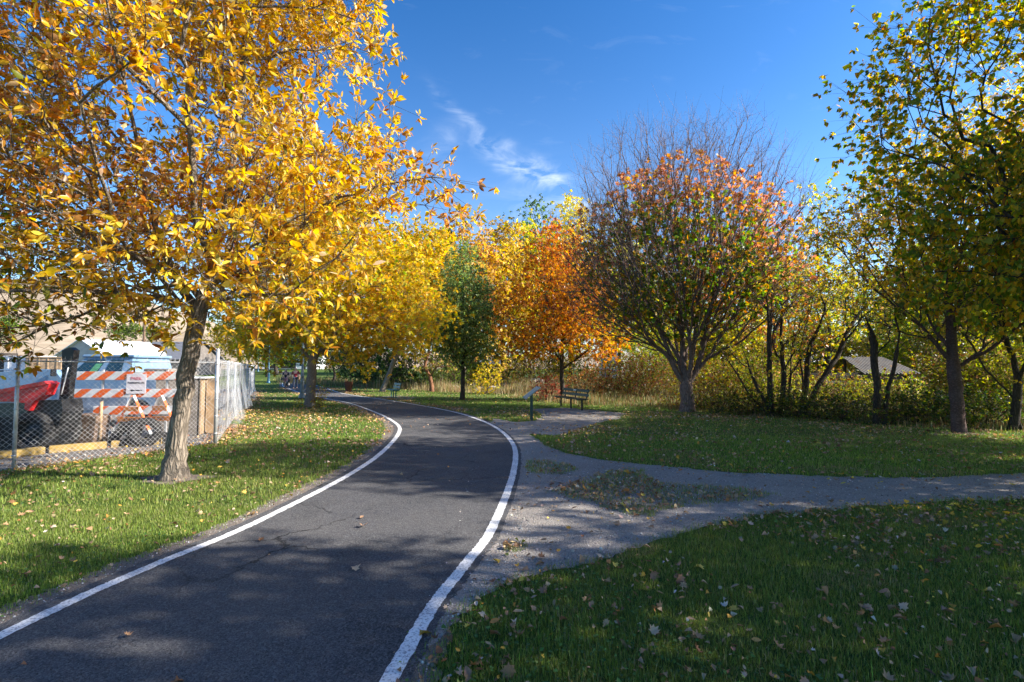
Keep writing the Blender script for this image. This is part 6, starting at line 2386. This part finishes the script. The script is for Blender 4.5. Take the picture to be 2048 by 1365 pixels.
def fallen():
    rng = np.random.default_rng(33)
    n = 900000
    y = 2.4 + 42 * rng.random(n) ** 1.35
    x = rng.uniform(-1.08, 1.08, n) * (y + .3)
    dens = np.full(n, 16.0)                             # leaves per m2
    inR = x > 0.6
    asph = pip(x, y, ASPHPOLY)
    grv = pip(x, y, GRV)
    yard = pip(x, y, YRD)
    isl = np.zeros(n, bool)
    for p in ISLP:
        isl |= pip(x, y, p)
    near = y < 7
    dens = np.where((x > .5) & (y < 6.5), 80 + 150 * np.clip((x - 2.0) / 3.5, 0, 1) * np.clip((y - 2.5) / 2, 0, 1), dens)
    dens = np.where((x < -2.5) & (y < 8), 34, dens)
    dens = np.where((x < -2.5) & (y >= 8) & (y < 17), 70, dens)
    dens = np.where((x > 1) & (y >= 7) & (y < 17), 55, dens)
    eR = edge_dist(x, y, [tuple(p) for p in sR[::6]])
    eL = edge_dist(x, y, [tuple(p) for p in sL[::6]])
    out = ~asph
    dens = dens + out * 190 * np.exp(-(np.abs(eR - .4) / .32) ** 2) * np.clip((y - 9) / 5, .75, 1.4) * (y > 2)
    dens = dens + out * 75 * np.exp(-(np.abs(eL - .40) / .25) ** 2) * (np.clip((y - 8) / 5, .15, 1.3))
    dens += out * 200 * gauss2(x, y, 1.3, 14.5, 1.0, 2.2)      # drift between sign and path
    dens += out * 130 * gauss2(x, y, -.6, 19, 2.2, 1.8)
    dens += out * 130 * gauss2(x, y, 7.2, 18.0, 3.4, 1.2)      # under the half bare maple
    dens += out * 150 * gauss2(x, y, -7.8, 19.0, 3.6, 2.2)     # under the yellow maple
    dens += 36 * gauss2(x, y, 10.5, 13, 3.0, 1.6)
    dens += 110 * gauss2(x, y, 2.3, 20.3, .9, 1.2) * .5
    fl = edge_dist(x, y, [tuple(p) for p in FENCE])
    dens += 330 * np.exp(-(fl / .45) ** 2) * (y > 5)
    dens = np.where(yard, np.minimum(dens * .5 + 6, 330), dens)
    gl_ = edge_dist(x, y, [tuple(p) for p in gl[:12]])
    dens += 70 * np.exp(-((gl_ - .05) / .14) ** 2) * (y < 7)
    gl2 = edge_dist(x, y, [tuple(p) for p in gl[13:24]])
    dens += 60 * np.exp(-((gl2 - .05) / .25) ** 2)
    dens = np.where(grv & ~isl, np.minimum(dens * .35, 30) + 4, dens)
    dens = np.where(isl, 210, dens)
    dens = np.where(asph, 0.9 + 16 * np.exp(-(eR / .2) ** 2) * (y < 4.5) + 4 * (y > 13), dens)
    P3 = np.stack([x, y, np.zeros(n)], 1)
    dens = dens * np.clip(1 + .7 * vnoise(P3, 1.3) + .6 * vnoise(P3, 4.1), .08, 3)
    # sampling density at each point (points / m2)
    dy = (y - 2.4) / 42
    pdf_y = (1 / 1.35) * dy ** (1 / 1.35 - 1) / 42
    samp = n * pdf_y / (2 * 1.08 * (y + .3))
    k = rng.random(n) < dens / samp
    print('leaf saturation', float((dens > samp).mean()))
    x, y, asph, grv, isl = x[k], y[k], asph[k], grv[k], isl[k]
    m = len(x)
    lawn = ~(asph | (grv & ~isl))
    warm = np.clip(gauss2(x, y, -7.8, 18.5, 3.4, 2.6) + gauss2(x, y, 1, 16.5, 2.2, 3), 0, 1)
    w = [28, 28, 10, 3, 4, 5, 16, 8]
    c = pick_cols(rng, LEAFCOL, m, w, .2)
    kk = rng.random(m) < warm * .7
    c[kk] = pick_cols(rng, [(.66, .42, .10), (.60, .30, .10), (.66, .48, .22)], m)[kk]
    ky = (x > 4) & (y < 8) & (rng.random(m) < .22)
    c[ky] = pick_cols(rng, [(.68, .48, .05), (.66, .36, .04)], m)[ky]
    size = np.where((x < .3) | (y < 7), .036, .038) * rng.lognormal(0, .42, m)
    size = np.where((x > 3.6) & (rng.random(m) < .6), size * .8, size)
    size = np.clip(size, .02, .085)
    z = hgt_np(y) + np.where(lawn, .022 + rng.random(m) * .024, .016 + rng.random(m) * .006)
    tilt = np.where(lawn, .55, .3)
    a = rng.uniform(0, 6.283, m)
    ax = np.stack([np.cos(a), np.sin(a), rng.normal(0, 1, m) * tilt * .8], 1)
    nr = rng.normal(0, 1, (m, 3)) * tilt[:, None]
    nr[:, 2] += 1
    pos = np.stack([x, y, z + size * .05], 1)
    return pos, ax, nr, size, c, asph, grv, isl, rng


# curled fallen leaf shapes
def curled(base, k1, k2, lobes):
    v = base[0].copy()
    v[:, 1] -= .5
    r2 = (v[:, 0] ** 2 * k1 + v[:, 1] ** 2 * k2)
    v[:, 2] = r2 + v[:, 2] * .6
    return (v, base[1])


T_MAPLE = (np.array([(0, 0, 0), (0, .45, 0), (-.14, .10, 0), (-.42, .02, 0), (-.30, .22, 0), (-.56, .42, 0), (-.36, .50, 0), (-.38, .80, 0), (-.16, .70, 0), (0, 1.05, 0), (.16, .70, 0), (.38, .80, 0),
                     (.36, .50, 0), (.56, .42, 0), (.30, .22, 0), (.42, .02, 0), (.14, .10, 0), (.006, -.22, .02), (-.006, -.22, .02)], float),
           np.array([(1, 0, 2), (1, 2, 4), (2, 3, 4), (1, 4, 6), (4, 5, 6), (1, 6, 8), (6, 7, 8), (1, 8, 9), (1, 9, 10), (1, 10, 12), (10, 11, 12), (1, 12, 14), (12, 13, 14), (1, 14, 16), (14, 15, 16), (1, 16, 0), (0, 17, 18)]))
FT = [curled(T_MAPLE, 1.5, .25, 1), curled(T_MAPLE, -.6, .9, 1), curled(T_OVAL, 3.0, .4, 0), curled(T_HEART, 1.6, -.5, 0), curled(T_MAPLE, .9, 1.3, 1)]
pos, ax, nr, size, colr, f_as, f_gr, f_is, rng = fallen()
m = len(pos)
kind = rng.choice(5, m, p=[.10, .10, .36, .32, .12])
far = pos[:, 1] > 11
vis = in_view(pos[:, 0], pos[:, 1], -.01) & (pos[:, 1] > 2.68)
proj = np.where(vis, size / pos[:, 1], 0)
big = np.argsort(-proj)[:300]
isbig = np.zeros(m, bool)
isbig[big] = True
Vs, Fs, Cs = [], [], []
nb_ = 0
for k in range(5):
    for fa in (False, True):
        s_ = (kind == k) & (far == fa) & ~isbig
        if not s_.any():
            continue
        T_ = (FT[k] if not fa else (T_RHOMB[0] - [0, .5, 0], T_RHOMB[1]))
        sz = size[s_] * (1.15 if fa else 1)
        V, Fc = stamp(T_, pos[s_], ax[s_], nr[s_], sz, sz * (1.7 if fa else (1 if k in (0, 1, 4) else 1.1)))
        Vs.append(V)
        Fs.append(Fc + nb_)
        nb_ += len(V)
        Cs.append(np.repeat(colr[s_], len(T_[0]), 0))
lo = mesh_np('leaf_litter', np.vstack(Vs), np.vstack(Fs), 3, M_DEAD, cols=np.vstack(Cs))
tag(lo, 'scattered small fallen autumn leaves over lawn, gravel and verge', 'leaf litter', kind='stuff')
print('leaves', m)
# the largest ones as things of their own
cn = ['tan', 'yellow', 'orange', 'brown', 'pale grey']
cref = np.array([(0.44, 0.30, 0.18), (0.62, 0.43, 0.07), (0.55, 0.28, 0.05), (0.28, 0.15, 0.08), (0.50, 0.43, 0.38)])
for i in big:
    T_ = FT[kind[i]]
    V, Fc = stamp(T_, np.zeros((1, 3)), ax[i:i + 1], nr[i:i + 1], size[i:i + 1])
    o = mesh_np('fallen_leaf', V, Fc, 3, M_DEAD, cols=np.repeat(colr[i:i + 1], len(T_[0]), 0))
    o.location = pos[i]
    ci = cn[int(np.argmin(((cref - colr[i]) ** 2).sum(1)))]
    shape = ['lobed', 'lobed', 'oval', 'heart shaped', 'lobed'][kind[i]]
    x_, y_ = pos[i][0], pos[i][1]
    if f_as[i]:
        where = 'lying on the dark asphalt path or its white line'
    elif f_is[i]:
        where = 'on a leafy grass island in the gravel'
    elif f_gr[i]:
        where = 'on the grey gravel right of the path'
    elif x_ < -1:
        where = 'on the lawn or verge left of the path'
    elif x_ < 1.0:
        where = 'at the near lawn corner by the white line'
    else:
        where = 'in the shaded grass at the lower right'
    tag(o, '%s %s fallen leaf %s' % (ci, shape, where), 'leaf', '%s %s leaves %s' % (ci, shape, where))
# the one leaf alone on the asphalt
q = gp(711, 1141)
V, Fc = stamp(FT[1], np.zeros((1, 3)), np.array([[.8, .6, 0]]), np.array([[.1, -.1, 1.0]]), np.array([.085]))
o = mesh_np('fallen_leaf', V, Fc, 3, M_DEAD, cols=np.repeat([(.56, .40, .26)], len(FT[1][0]), 0))
o.location = (q.x, q.y, .024)
tag(o, 'single tan lobed leaf lying alone in the middle of the near asphalt', 'leaf')
